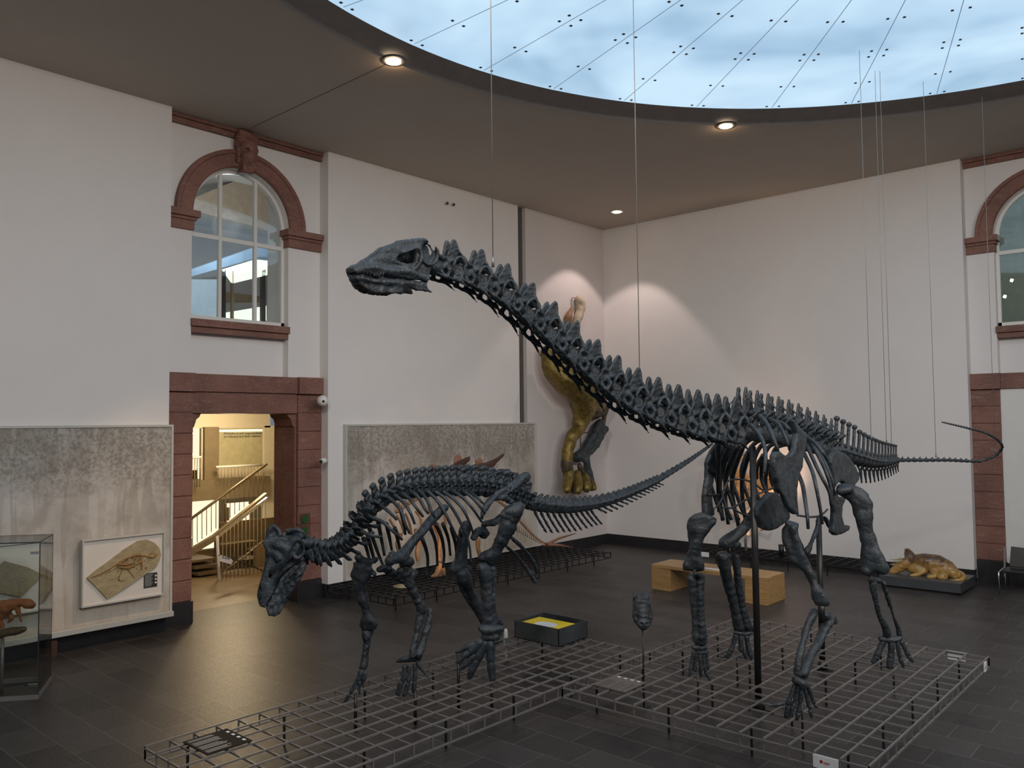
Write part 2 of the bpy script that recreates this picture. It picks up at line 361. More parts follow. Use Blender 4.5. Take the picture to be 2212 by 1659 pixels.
def sdf_mesh(name, s, h):
    lo = s.lo-2.5*h; hi = s.hi+2.5*h; n = np.maximum(4, np.ceil((hi-lo)/h).astype(int)+1)
    ax = [lo[i]+h*np.arange(n[i]) for i in range(3)]
    G = np.stack(np.meshgrid(*ax, indexing='ij'), -1).reshape(-1, 3)
    D = np.concatenate([s.f(G[i:i+400000]) for i in range(0, len(G), 400000)]).reshape(n)
    G = G.reshape(*n, 3); I = D < 0
    cs = np.zeros(n-1, int)
    offs = [(a, b, c) for a in (0, 1) for b in (0, 1) for c in (0, 1)]
    sl = lambda o: tuple(slice(o[i], n[i]-1+o[i]) for i in range(3))
    for o in offs: cs += I[sl(o)]
    act = (cs > 0) & (cs < 8); idx = -np.ones(n-1, int); idx[act] = np.arange(act.sum())
    acc = np.zeros((*(n-1), 3)); cnt = np.zeros(n-1)
    for i, o in enumerate(offs):
        for a in range(3):
            if o[a] == 0:
                o2 = list(o); o2[a] = 1; d0 = D[sl(o)]; d1 = D[sl(o2)]; cr = (d0 < 0) != (d1 < 0)
                t = np.where(cr, d0/np.where(cr, d0-d1, 1), 0)
                acc += np.where(cr[..., None], G[sl(o)]+t[..., None]*(G[sl(o2)]-G[sl(o)]), 0); cnt += cr
    V = acc[act]/cnt[act][:, None]; faces = []
    for a in range(3):
        b, c = [(1, 2), (2, 0), (0, 1)][a]
        s0 = [slice(1, n[i]-1) for i in range(3)]; s0[a] = slice(0, n[a]-1); s1 = list(s0); s1[a] = slice(1, n[a])
        i0 = I[tuple(s0)]; i1 = I[tuple(s1)]; cr = np.argwhere(i0 != i1)
        if not len(cr): continue
        base = cr+np.array([0 if i == a else 1 for i in range(3)])
        def cell(db, dc):
            q = base.copy(); q[:, b] -= db; q[:, c] -= dc; return idx[q[:, 0], q[:, 1], q[:, 2]]
        q = np.stack([cell(1, 1), cell(0, 1), cell(0, 0), cell(1, 0)], 1)
        fl = ~i0[tuple(cr.T)]; q[fl] = q[fl][:, ::-1]; faces.append(q)
    Fq = np.concatenate(faces); Fq = Fq[(Fq >= 0).all(1)]
    me = bpy.data.meshes.new(name); me.vertices.add(len(V)); me.vertices.foreach_set('co', V.ravel())
    me.loops.add(len(Fq)*4); me.loops.foreach_set('vertex_index', Fq.ravel()); me.polygons.add(len(Fq))
    me.polygons.foreach_set('loop_start', np.arange(len(Fq))*4); me.polygons.foreach_set('loop_total', np.full(len(Fq), 4))
    me.polygons.foreach_set('use_smooth', np.ones(len(Fq), bool)); me.update(calc_edges=True); me.validate(); return me
def sobj(name, s, h, m, parent=None, label=None):
    o = link(name, sdf_mesh(name, s, h), m, parent)
    if label: o['label'] = label
    return o
def trace(pts, x=None, d=None, y=None, sc_=1, o=(0, 0)):
    """pixel trace [(px,py,rpx)...] -> world points and radii"""
    ps, rs = [], []
    for q in pts:
        X = q[3] if len(q) > 3 else None
        a, b = o[0]+q[0]/sc_, o[1]+q[1]/sc_
        p = P(a, b, d=X if X is not None else d) if d is not None else P(a, b, x=X if X is not None else x, y=y)
        ps.append(p); rs.append(q[2]/sc_*depth(p)/F)
    return ps, rs
# ================================================================ ROOM SHELL
def st(o): o['kind'] = 'structure'; return o
CX, CY, RSK = -1.05, 7.35, 7.6
st(MB().box((-13.35, YF, -.2), (XR+.2, YB+.6, 0)).build('floor', M['floor']))
# ceiling with circular opening
b = MB(); n = 128; x0, x1, y0, y1 = -13.4, XR+.2, YF-.2, YB+.6
def edge(a):
    c, s_ = math.cos(a), math.sin(a); t = 1e9
    if c > 1e-9: t = min(t, (x1-CX)/c)
    if c < -1e-9: t = min(t, (x0-CX)/c)
    if s_ > 1e-9: t = min(t, (y1-CY)/s_)
    if s_ < -1e-9: t = min(t, (y0-CY)/s_)
    return (CX+c*t, CY+s_*t)
angs = sorted([2*pi*i/n for i in range(n)]+[math.atan2(v-CY, u-CX) % (2*pi) for u in (x0, x1) for v in (y0, y1)])
q = []
for a in angs: q += [(CX+RSK*math.cos(a), CY+RSK*math.sin(a), ZC), edge(a)+(ZC,), edge(a)+(ZC+.3,), (CX+RSK*math.cos(a), CY+RSK*math.sin(a), ZC+.3)]
N = len(angs); fs = []
for i in range(N):
    j = (i+1) % N; fs += [(4*i, 4*j, 4*j+1, 4*i+1), (4*i+2, 4*i+1, 4*j+1, 4*j+2), (4*i+3, 4*i+2, 4*j+2, 4*j+3)]
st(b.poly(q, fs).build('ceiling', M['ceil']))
# dark rim and luminous disc
def ring(profile, m, name, parent=None):
    o = MB().lathe((CX, CY, 0), profile, 160).build(name, m, parent); return o
sky = empty('luminous_ceiling', (CX, CY, 8.3), 'huge round luminous ceiling of pale blue glowing panels with dark bolts', 'ceiling light')
ring([(RSK, ZC-.004), (RSK, ZC+.06), (7.30, ZC+.16), (7.30, ZC+.24), (RSK+.02, ZC+.24)], M['rim'], 'rim', sky)
MB().lathe((CX, CY, 0), [(7.34, ZC+.17), (0.01, ZC+.17), (0.01, ZC+.22), (7.34, ZC+.22)], 160).build('diffuser', M['sky'], sky)
b = MB(); zb = ZC+.168
M['seam'] = mat('panel_seam', (.25, .36, .46, 1), .6, emit=.32)
for k in range(36):
    a = k*pi/18; c, s_ = math.cos(a), math.sin(a); d = Vector((c, s_, 0)); e = Vector((-s_, c, 0))
    if k % 3 == 0 or True: b.obox(Vector((CX, CY, zb))+d*4.75, d*2.5, e*.0045, (0, 0, .002))
b.build('panel_seam', M['seam'], sky)
b = MB()
for k in range(36):
    a = k*pi/18; d = Vector((math.cos(a), math.sin(a), 0)); e = Vector((-d.y, d.x, 0))
    for r_, dd in ((7.2, .1), (6.4, .1), (5.47, .1), (5.28, .1), (4.33, .1), (3.2, .1)):
        for s_ in (-1, 1): b.obox(Vector((CX, CY, zb-.002))+d*r_+e*s_*dd, d*.017, e*.017, (0, 0, .005))
tag(b.build('bolt', M['dark'], sky), kind='stuff')
# --- generic arched bay. M4(u,d,z): u along the wall, d out into the room
L_ = lambda u, d, z: Vector((-12.67+d, u, z))
B_ = lambda u, d, z: Vector((u, 17.75-d, z))
def wbox(b, W, a, c):
    p = [W(*a), W(*c)]; lo = [min(p[0][i], p[1][i]) for i in range(3)]; hi = [max(p[0][i], p[1][i]) for i in range(3)]
    return b.box(lo, hi)
def bay(W, u0, blocked):
    hw = 1.47; ua = u0-.10; zs = 6.57; ri = .9
    out = []
    # pilaster-plane wall with arched niche (front skin + reveal + spandrel)
    b = MB(); n = 24; arc = [(ua+ri*math.cos(pi-i*pi/n), zs+ri*math.sin(pi-i*pi/n)) for i in range(n+1)]
    zt = ZC
    top = [(u0-hw+2*hw*i/n, zt) for i in range(n+1)]
    pts = [W(u, 0, z) for u, z in arc]+[W(u, 0, z) for u, z in top]
    b.poly(pts, [(i, i+1, n+2+i, n+1+i) for i in range(n)])
    for s_, e in ((-1, u0-hw), (1, u0+hw)):
        ed = ua+s_*ri
        b.poly([W(e, 0, 3.95), W(ed, 0, 3.95), W(ed, 0, zs), W(e, 0, zt)], [(0, 1, 2, 3)])
    rv = [(ua-ri, 3.95)]+arc+[(ua+ri, 3.95)]
    b.poly([W(u, 0, z) for u, z in rv]+[W(u, -.22, z) for u, z in rv], [(i, i+1, len(rv)+i+1, len(rv)+i) for i in range(len(rv)-1)])
    out.append((b, 'wall'))
    b.poly([W(ua-ri, -.16, 3.95), W(ua+ri, -.16, 3.95), W(ua+ri, -.16, 4.66), W(ua-ri, -.16, 4.66)], [(0, 1, 2, 3)])
    b.poly([W(ua-ri, -.16, 4.66), W(ua+ri, -.16, 4.66), W(ua+ri, -.7, 4.66), W(ua-ri, -.7, 4.66)], [(0, 1, 2, 3)])
    # return faces of neighbouring panels are the panel boxes themselves
    return b, ua, zs, ri
tn = [0]
def trim(b, m='stone', bevel=.006):
    tn[0] += 1; return st(b.build('trim_%d' % tn[0], M[m], bevel=bevel))
wn = [0]
def stonework(W, u0, ua, zs, ri, blocked):
    hw = 1.47
    # archivolt band
    b = MB(); n = 40; q = []
    for i in range(n+1):
        a = pi-i*pi/n; c, s_ = math.cos(a), math.sin(a)
        for r_, d in ((.905, .0), (.905, .05), (.93, .075), (1.12, .075), (1.14, .10), (1.20, .10), (1.205, 0)): q.append(W(ua+r_*c, d, zs+r_*s_))
    b.poly(q, [(i*7+j, i*7+j+1, (i+1)*7+j+1, (i+1)*7+j) for i in range(n) for j in range(6)]); trim(b, bevel=0)
    # imposts
    for s_ in (-1, 1):
        i0 = ua+s_*(ri-.02); o0 = u0+s_*hw if s_ > 0 else u0-hw
        b = MB()
        for z0, z1, dd, ex in ((6.27, 6.42, .05, .0), (6.42, 6.47, .08, .03), (6.47, 6.58, .13, .07)):
            wbox(b, W, (i0-s_*ex, -.15, z0), (o0, dd, z1))
        trim(b)
    # cornice under the ceiling
    b = MB(); wbox(b, W, (u0-hw, 0, ZC-.15), (u0+hw, .07, ZC-.06)); wbox(b, W, (u0-hw, 0, ZC-.06), (u0+hw, .11, ZC)); trim(b)
    # sill
    b = MB(); wbox(b, W, (ua-ri-.01, -.26, 4.62), (ua+ri+.01, .0, 4.72)); wbox(b, W, (ua-ri-.01, -.26, 4.72), (ua+ri+.01, .05, 4.842)); trim(b)
    # lintel course
    b = MB(); wbox(b, W, (u0-hw, -.25, 3.66), (u0+hw, .06, 3.95)); wbox(b, W, (u0+.96, .0, 3.655), (u0+hw, .12, 3.955)); wbox(b, W, (u0-hw, .0, 3.655), (u0-.96, .10, 3.955)); trim(b)
    if not blocked:
        b = MB(); wbox(b, W, (u0-1.0, -.25, 3.31), (u0+.98, .02, 3.655)); trim(b)
    # pier blocks
    for s_ in (-1, 1):
        k = 10; z0 = .34 if not blocked else .42; zz = [z0+(3.65-z0)*i/k for i in range(k+1)]
        i0, o0 = u0+s_*.98, u0+s_*hw
        b = MB()
        for i in range(k):
            g = .008; wbox(b, W, (i0, -.3, zz[i]+g), (o0, .05+(i % 3)*.004, zz[i+1]-g))
        wbox(b, W, (i0+s_*.01, -.3, z0), (o0-s_*.01, .035, 3.65)); trim(b, bevel=.008)
        b = MB(); wbox(b, W, (i0-s_*.02, -.7, 0), (o0, .07, z0)); trim(b, 'base')
    if not blocked:
        # jambs and corbels
        for s_ in (-1, 1):
            b = MB(); i0 = u0+s_*.95
            wbox(b, W, (i0, -.68, .34), (i0+s_*.14, -.3, 3.31)); wbox(b, W, (i0, -.30, .34), (i0+s_*.06, -.02, 3.31)); trim(b)
            b = MB(); pr = [(-.02, 3.05), (.03, 3.09), (.05, 3.15), (.07, 3.21), (.12, 3.25), (.15, 3.312), (-.02, 3.312)]
            b.prism([W(i0-s_*u, -.60, z) for u, z in pr], W(0, -.03, 0)-W(0, -.60, 0)); trim(b, bevel=.004)
def window(W, ua, zs, ri, cols=3):
    wn[0] += 1; k = wn[0]
    fr = MB(); n = 32; d0, d1 = -.20, -.13
    def band(r0, r1):
        q = []
        pr = [(ua-1, 0)]
        path = [(-1, 4.84)]+[None]*(n+1)+[(1, 4.84)]
        pts = [(ua-r0, 4.84, ua-r1, 4.84)]+[(ua+r0*math.cos(pi-i*pi/n), zs+r0*math.sin(pi-i*pi/n), ua+r1*math.cos(pi-i*pi/n), zs+r1*math.sin(pi-i*pi/n)) for i in range(n+1)]+[(ua+r0, 4.84, ua+r1, 4.84)]
        for a, z, c, z2 in pts: q += [W(a, d0, z), W(a, d1, z), W(c, d1, z2), W(c, d0, z2)]
        fr.poly(q, [(i*4+j, i*4+(j+1) % 4, (i+1)*4+(j+1) % 4, (i+1)*4+j) for i in range(len(pts)-1) for j in range(4)])
    band(ri-.001, ri-.06)
    wbox(fr, W, (ua-ri, d0, 4.84), (ua+ri, d1, 4.92))
    for u in ([ua-.33, ua+.33] if cols == 3 else []):
        h = zs+math.sqrt(ri*ri-.33*.33)-.02; wbox(fr, W, (u-.028, d0+.005, 4.84), (u+.028, d1-.005, h))
    wbox(fr, W, (ua-ri+.03, d0+.01, 6.22), (ua+ri-.03, d1-.01, 6.29))
    root = st(fr.build('window_%d' % k, M['white']))
    g = MB(); pts = [(ua-ri+.02, 4.86)]+[(ua+(ri-.02)*math.cos(pi-i*pi/n), zs+(ri-.02)*math.sin(pi-i*pi/n)) for i in range(n+1)]+[(ua+ri-.02, 4.86)]
    g.prism([W(u, -.17, z) for u, z in pts], W(0, -.162, 0)-W(0, -.17, 0)); g.build('glass_pane', M['glass'], root)
U1 = 7.42; U2 = -2.53
wl, ua1, zs, ri = bay(L_, U1, False)
T0 = -13.35
wl.box((T0, YF, .25), (XL, 5.95, ZC)).box((T0, 8.89, .25), (XL, 14.14, ZC))         # white panels
wl.box((T0, U1-1.47, 3.31), (-12.92, U1+1.47, 3.95))                                 # behind the lintel
for s_ in (-1, 1):
    wl.box((T0, min(U1+s_*.97, U1+s_*1.47), 0), (-12.9, max(U1+s_*.97, U1+s_*1.47), 3.4))
    e = (U1-1.47, ua1-ri) if s_ < 0 else (ua1+ri, U1+1.47)
    wl.box((T0, e[0], 3.9), (-12.86, e[1], ZC))
st(wl.build('wall_left', M['wall']))
b = MB().box((T0, 14.40, .25), (XL, YB+.4, ZC)); st(b.build('wall_left_recess', M['wallpink']))
b = MB().box((T0, 14.14, 0), (XL-.10, 14.40, ZC)); tag(st(b.build('trim_90', M['slot'])))  # recessed gap; its shade is put into the dark grey colour
st(MB().box((T0, YF, 0), (XL-.06, 5.95, .25)).box((T0, 8.89, 0), (XL-.06, YB, .25)).box((XL-.07, 14.45, 0), (XL+.02, YB-.0, .25)).build('baseboard_left', M['base']))
wb, ua2, _, _ = bay(B_, U2, True)
wb.box((-13.0, YB, .25), (U2-1.47, YB+.6, ZC)).box((U2+1.47, YB, .25), (U2+1.47+2.9, YB+.6, ZC)).box((U2+1.47+2.9, YB, 0), (XR+.2, YB+.6, ZC))
for s_ in (-1, 1):
    wb.box((min(U2+s_*.97, U2+s_*1.47), YB+.45, 0), (max(U2+s_*.97, U2+s_*1.47), YB+.7, 3.8))
    e = (U2-1.47, ua2-ri) if s_ < 0 else (ua2+ri, U2+1.47)
    wb.box((e[0], YB+.46, 3.9), (e[1], YB+.7, ZC))
st(wb.build('wall_back', M['wall']))
st(MB().box((XL, YB-.02, 0), (U2-1.47-.03, YB+.3, .25)).build('baseboard_back', M['base']))
st(MB().box((U2-.985, YB+.24, .40), (U2+.985, YB+.34, 3.66)).build('wall_back_infill', M['white']))
st(MB().box((U2-.985, YB+.22, 0), (U2+.985, YB+.5, .40)).build('baseboard_back_infill', M['base']))
# unseen sides of the hall (they bounce the light)
st(MB().box((XR, YF, 0), (XR+.25, YB, ZC)).build('wall_right', M['wall']))
st(MB().box((T0, YF-.25, 0), (XR, YF, ZC)).build('wall_front', M['wall']))
stonework(L_, U1, ua1, zs, ri, False); stonework(B_, U2, ua2, zs, ri, True)
window(L_, ua1, zs, ri); window(B_, ua2, zs, ri, 1)
# ceiling joint seam
p0, p1 = P(842, 135, z=ZC), P(545, 275, z=ZC)
d = (p1-p0); b = MB().obox((p0+p1)/2, d/2, d.normalized().cross(Vector((0, 0, 1)))*.006, (0, 0, .004)); trim(b, 'slot', 0)
# carved keystones
def keystone(W, ua, lbl):
    z0 = zs; pts = lambda *a: W(*a)
    s = U(slab([W(ua-.17, .11, z0+1.5), W(ua+.17, .11, z0+1.5), W(ua+.11, .11, z0+.82), W(ua-.11, .11, z0+.82)], W(0, 1, 0)-W(0, 0, 0), .10, .03),
          cap(W(ua, .17, z0+1.25), W(ua, .20, z0+1.05), .14, .11), cap(W(ua-.1, .13, z0+1.38), W(ua+.1, .13, z0+1.38), .11),
          cap(W(ua, .24, z0+1.15), W(ua, .26, z0+1.02), .035, .05), cap(W(ua-.06, .2, z0+.98), W(ua+.06, .2, z0+.98), .05),
          cap(W(ua-.15, .1, z0+1.3), W(ua-.13, .1, z0+1.0), .07, .05), cap(W(ua+.15, .1, z0+1.3), W(ua+.13, .1, z0+1.0), .07, .05), k=.03)
    s = sub(s, ell(W(ua-.065, .25, z0+1.17), (.035, .035, .03)), ell(W(ua+.065, .25, z0+1.17), (.035, .035, .03)), k=.01)
    o = sobj('carved_keystone', rough(s, .012, 26, 4), .014, M['stone']); tag(o, lbl, 'carving')
keystone(L_, ua1, 'carved red sandstone head keystone over the window on the left wall')
# ================================================================ STAIRWELL BEHIND THE DOOR
b = MB().box((-16.3, 4.2, -.2), (-13.35, 13.0, 0)); st(b.build('floor_landing', mat('landing_stone', (.20, .135, .075, 1), .35, var=.3, vs_=2)))
sw = MB()
sw.box((-24.2, 2, -3.2), (-24, 22, 3.0)).box((-24, 2, -3.2), (-13.35, 2.2, 7.9))
sw.box((-24, 21.8, -3.2), (-13.35, 22, 7.9)).box((-13.5, 9.2, -3), (-13.36, 21.8, 3.95)).box((-13.5, 2.2, -3), (-13.36, 5.6, 3.95))
st(sw.build('wall_stairwell', M['cream']))
st(MB().box((-24, 2, 3.9), (-13.36, 22, 4.2)).build('ceiling_stairwell', M['cream']))
st(MB().box((-24, 2, -3.2), (-13.4, 22, -3)).build('floor_lower_hall', M['dark']))
# gallery front wall at x=-20 with openings, by measured points
def pp(x, y, X): return P(x, y, x=X)
Z3 = lambda a, c: (360+a/2.861, 780+c/2.861)
def quadp(b, X, x0, y0, x1, y1, th=.1):
    a = P(*Z3(x0, y0), x=X); c = P(*Z3(x1, y1), x=X); return b.box((X-th, min(a.y, c.y), min(a.z, c.z)), (X, max(a.y, c.y), max(a.z, c.z)))
b = MB()
quadp(b, -20, 100, 300, 640, 410)      # header
quadp(b, -20, 215, 410, 320, 830)      # brown column
quadp(b, -20, 605, 400, 680, 1000)
st(b.build('wall_gallery', M['cream']))
b = MB(); quadp(b, -19.9, 236, 410, 322, 822); st(b.build('trim_91', M['creamdark']))
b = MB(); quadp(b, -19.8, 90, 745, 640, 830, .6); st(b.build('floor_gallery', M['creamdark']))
b = MB(); quadp(b, -21.5, 90, 400, 216, 790); st(b.build('wall_gallery_glow', M['panelglow']))  # glowing wall; the recess's lamplight is put into its emission
dc = empty('text_display', P(*Z3(460, 560), x=-20.6), 'large cream display panel with two lines of text above the stairs', 'display')
b = MB(); quadp(b, -20.5, 318, 412, 612, 660, .12); b.build('board', mat('display_board', (.62, .58, .36, 1), .6), dc)
b = MB(); quadp(b, -20.3, 330, 424, 606, 434, .1); b.build('light_strip', M['panelglow'], dc)
for k, (tx, yy) in enumerate((('Wirbeltiere und ausgestorbene', 455), ('Vertebrates and their relatives', 474))):
    a = P(*Z3(352, yy), x=-20.47); text(tx, .09, M['letters'], dc, a, (0, 1, 0), (0, 0, 1))
def railing(lbl, X, x0, y0, x1, y1, nb, panel=False):
    a0, a1, c0, c1 = (P(*Z3(x0, y0), x=X), P(*Z3(x1, y0), x=X), P(*Z3(x0, y1), x=X), P(*Z3(x1, y1), x=X))
    r = empty('gallery_railing', c0, lbl, 'railing')
    zt, zb_ = a0.z, c0.z
    MB().tube([(X, a0.y, zt), (X, a1.y, zt)], .03).build('handrail', M['white'], r)
    for k in range(nb):
        y_ = a0.y+(a1.y-a0.y)*(k+.5)/nb; MB().tube([(X, y_, zb_), (X, y_, zt)], .012, 6).build('baluster', M['brass'], r)
railing('short pale railing of the upper gallery left of the brown column', -19.6, 100, 598, 214, 785, 7)
railing('pale gallery railing below the text panel beyond the doorway', -19.6, 306, 655, 612, 745, 15)
o = MB(); quadp(o, -20.2, 306, 660, 600, 745, .04); tag(o.build('parapet_panel', M['cream']), 'cream parapet behind the gallery railing below the text panel', 'panel')
o = MB(); quadp(o, -20.9, 140, 676, 188, 742, .05); o = o.build('picture', M['creamdark']); tag(o, 'small framed picture on the lit wall left of the brown column', 'picture')
# lower level beyond: its brightness put into a glowing wall and case back
o = MB(); quadp(o, -21, 130, 826, 320, 1150, .05); st(o.build('wall_lower_glow', M['panelglow']))
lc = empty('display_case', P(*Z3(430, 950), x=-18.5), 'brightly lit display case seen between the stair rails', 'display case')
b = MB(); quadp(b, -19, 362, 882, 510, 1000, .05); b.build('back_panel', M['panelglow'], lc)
b = MB(); quadp(b, -18.9, 362, 882, 372, 1000, .05); quadp(b, -18.9, 378, 905, 388, 985, .05); b.build('specimen', M['creamdark'], lc)
# staircase : stringer up to the right, treads, rails
sc1 = empty('staircase', P(*Z3(170, 1200), x=-16.6), 'brown staircase rising to the right beyond the doorway', 'staircase')
XS = -16.6
def z3(a, c, X=XS): return P(*Z3(a, c), x=X)
b = MB(); b.prism([z3(130, 1175), z3(300, 1075), z3(620, 815), z3(620, 850), z3(305, 1110), z3(130, 1215)], (-.12, 0, 0)); b.build('stringer', M['brass'], sc1)
XN = -15.7
b = MB(); b.prism([z3(312, 1078, XN), z3(622, 842, XN), z3(622, 862, XN), z3(312, 1098, XN)], (-.06, 0, 0)); b.build('handrail', M['chrome'], sc1)
for k in range(13):
    a = 322+k*24; top = 1078+(842-1078)*(a-312)/310; bot = 1440 if a < 340 or k < 11 else 1452
    MB().tube([z3(a, top+8, XN), z3(a, 1438, XN)], .011, 6).build('baluster', M['brass'], sc1)
MB().tube([z3(312, 1080, XN), z3(330, 1435, XN)], .03, 8).build('newel_post', M['white'], sc1)
b = MB(); b.tube([z3(136, 985, XS-.9), z3(620, 635, XS-.9)], .032, 8); b.build('handrail', M['brass'], sc1)
for k in range(16):
    a = 160+k*29; top = 985+(635-985)*(a-136)/484
    MB().tube([z3(a, top, XS-.9), z3(a, 1160+(800-1160)*(a-136)/484, XS-.9)], .009, 6).build('baluster', M['brass'], sc1)
for k in range(6):
    y_ = 1235+k*34; a, c = z3(150, y_, -16.5), z3(306, y_+4, -16.5)
    MB().box((-17.3+k*.05, a.y, a.z-.05), (-16.5+k*.16, c.y, a.z)).build('tread', M['step'], sc1)
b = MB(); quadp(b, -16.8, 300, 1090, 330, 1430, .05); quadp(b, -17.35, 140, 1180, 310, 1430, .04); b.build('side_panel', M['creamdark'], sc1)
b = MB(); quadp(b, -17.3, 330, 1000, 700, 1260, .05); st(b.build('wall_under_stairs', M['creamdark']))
ss = empty('second_stair_flight', z3(450, 1300), 'lower stair flight with pale lit treads behind the balusters', 'staircase')
for k, (a, c, a2) in enumerate(((340, 1290, 560), (350, 1325, 560), (485, 1205, 552), (540, 1150, 620), (345, 1110, 560))):
    q0, q1 = z3(a, c, -16.9), z3(a2, c, -16.9); MB().box((-17.2, q0.y, q0.z-.09), (-16.9, q1.y, q1.z)).build('tread', M['cream'] if k in (0, 2, 3) else M['brass'], ss)
b = MB().tube([z3(340, 1305, -16.2), z3(470, 1215, -16.2), z3(600, 1110, -16.2)], .02, 6); b.build('handrail', M['brass'], ss)
b = MB(); quadp(b, -16.75, 550, 1140, 640, 1380, .05); b.build('side_panel', M['brass'], ss)
rb = empty('barrier_rope', z3(330, 1200, -14.9), 'rope barrier with small white arrow sign across the stair landing', 'barrier')
MB().tube([z3(322, 1200, -14.9), z3(450, 1235, -14.9), z3(640, 1315, -14.9)], .014, 6).build('rope', M['letters'], rb)
sg = MB().prism([z3(328, 1197, -14.85), z3(395, 1217, -14.85), z3(408, 1237, -14.85), z3(396, 1256, -14.85), z3(328, 1236, -14.85)], (.015, 0, 0)).build('arrow_sign', M['paper'], rb)
text('Ausgang', .085, M['letters'], sg, z3(338, 1222, -14.83), (0, 1, -.12), (0, 0.12, 1))
# second gallery floor visible through the arched window
st(MB().box((-24, 2, 4.55), (-13.36, 22, 4.75)).build('floor_upper', M['wall']))
st(MB().box((-24, 2, 9.3), (-13.36, 22, 9.5)).box((-24.2, 2, 4.7), (-24, 22, 9.3)).box((-24, 21.8, 4.7), (-13.4, 22, 9.3)).box((-24, 2, 4.7), (-13.4, 2.2, 9.3)).build('wall_upper_room', M['wall']))
Z2 = lambda a, c: (340+a/2.765, 220+c/2.765)
def p2(a, c, X): return P(*Z2(a, c), x=X)
soff = MB().prism([p2(180, 590, -19), p2(540, 440, -19), p2(760, 540, -19), p2(760, 800, -19), p2(550, 735, -19), p2(180, 640, -19)], (-.3, 0, 0))
st(soff.build('ceiling_soffit', mat('warm_soffit', (.42, .33, .24, 1), .8)))
st(MB().prism([p2(180, 1050, -17), p2(180, 1010, -17), p2(620, 855, -17), p2(620, 925, -17)], (-.4, 0, 0)).prism([p2(620, 855, -17), p2(720, 880, -17), p2(720, 935, -17), p2(620, 925, -17)], (-.4, 0, 0)).build('trim_92', M['bluebeam']))
st(MB().prism([p2(390, 1000, -18), p2(620, 930, -18), p2(720, 940, -18), p2(720, 1020, -18), p2(450, 1085, -18)], (-.05, 0, 0)).build('ceiling_upper_glow', M['coolglow']))  # glowing sheet: light on the ceiling put into its emission
uc = empty('glass_cabinet', p2(470, 1300, -18.5), 'tall lit glass display cabinets behind the arched window', 'display case')
for i, (a, wd, mt) in enumerate(((395, 14, 'dark'), (447, 10, 'brass'), (625, 22, 'dark'), (665, 12, 'brass'), (705, 12, 'wall'))):
    MB().prism([p2(a, 1010+(0 if i else 10), -18), p2(a+wd, 1000, -18), p2(a+wd, 1330, -18), p2(a, 1330, -18)], (-.1, 0, 0)).build('post', M[mt], uc)
MB().prism([p2(385, 1130, -18.6), p2(610, 1160, -18.6), p2(610, 1200, -18.6), p2(385, 1200, -18.6)], (-.1, 0, 0)).build('shelf', M['creamdark'], uc)
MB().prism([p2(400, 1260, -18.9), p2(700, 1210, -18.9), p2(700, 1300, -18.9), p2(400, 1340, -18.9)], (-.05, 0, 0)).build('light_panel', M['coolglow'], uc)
MB().prism([p2(200, 1060, -19.5), p2(390, 1060, -19.5), p2(390, 1300, -19.5), p2(200, 1300, -19.5)], (-.05, 0, 0)).build('side_panel', mat('glowing_blue_glass', (.35, .45, .55, 1), .3, emit=.5), uc)  # glass glows by itself; cabinet light put into its colour
b = MB()
for k in range(4): b.tube([p2(655+k*13, 1320, -17.8), p2(662+k*12, 1260, -17.8), p2(690, 1235-k*4, -17.8)], .02, 6)
b.build('curved_specimen', M['brass'], uc)
lamp('stairwell_lamp', 'POINT', (-18.2, 10.3, 2.9), 170, (1, .78, .48), size=.25)
lamp('stairwell_lamp', 'POINT', (-15.2, 8.6, 3.2), 70, (1, .72, .42), size=.2)
lamp('stairwell_lamp', 'POINT', (-19, 11.5, -.4), 30, (1, .75, .42), size=.25)
lamp('upper_room_lamp', 'POINT', (-16.2, 9.0, 7.4), 150, (.95, .97, 1), size=.3)

# room behind the arched window of the back wall
st(MB().box((-6, 24, 3.9), (2, 24.2, 9)).box((-6.2, YB+.7, 3.9), (-6, 24, 9)).box((2, YB+.7, 3.9), (2.2, 24, 9)).box((-6, YB+.7, 8.8), (2, 24, 9)).box((-6, YB+.7, 4.0), (2, 24, 4.2)).build('wall_back_room', mat('grey_green_plaster', (.42, .46, .43, 1), .8)))
lamp('back_room_lamp', 'POINT', (-2.6, 21, 7.6), 55, (.95, 1, .92), size=.3)
for k, (px_, py_) in enumerate(((2183, 605), (2168, 640))):
    o = MB().tube([P(px_, py_, y=22.5), P(px_+5, py_+1, y=22.5)], .035, 8).build('wall_light', M['lampglow']); tag(o, ['small lit lamp behind the right-hand arched window, upper one', 'small lit lamp behind the right-hand arched window, lower one'][k], 'lamp')
def fixture(loc, lbl, white=False):
    f = empty('ceiling_spotlight', loc, lbl, 'spotlight', 'recessed ceiling spotlights')
    zc = ZC-.002; r_ = .15 if white else .17
    MB().lathe((loc[0], loc[1], 0), [(r_, zc-.012), (r_, zc+.02), (r_*.75, zc+.02), (r_*.7, zc-.012), (r_, zc-.012)], 24).build('trim_ring', M['white'] if white else M['dark'], f)
    MB().lathe((loc[0], loc[1], 0), [(.001, zc-.02), (r_*.62, zc-.02), (r_*.62, zc-.005), (.001, zc-.005)], 20).build('lens', M['lampglow'], f)
for i, (loc, tg, en, co, sp) in enumerate(SPOTS):
    fixture(loc, ['glowing ceiling spotlight on the rim of the skylight nearest the left wall', 'glowing ceiling spotlight on the rim of the skylight above the back wall', 'small white ceiling spotlight near the corner of the room'][i], i == 2)
    lamp('spot', 'SPOT', (loc[0], loc[1], ZC-.06), en, co, tg, .06, sp, (1, .35, .22)[i])
    if i < 2: lamp('spill', 'POINT', (loc[0]-.05, loc[1]+.05, ZC-.10), 1.6, WARM, size=.03)
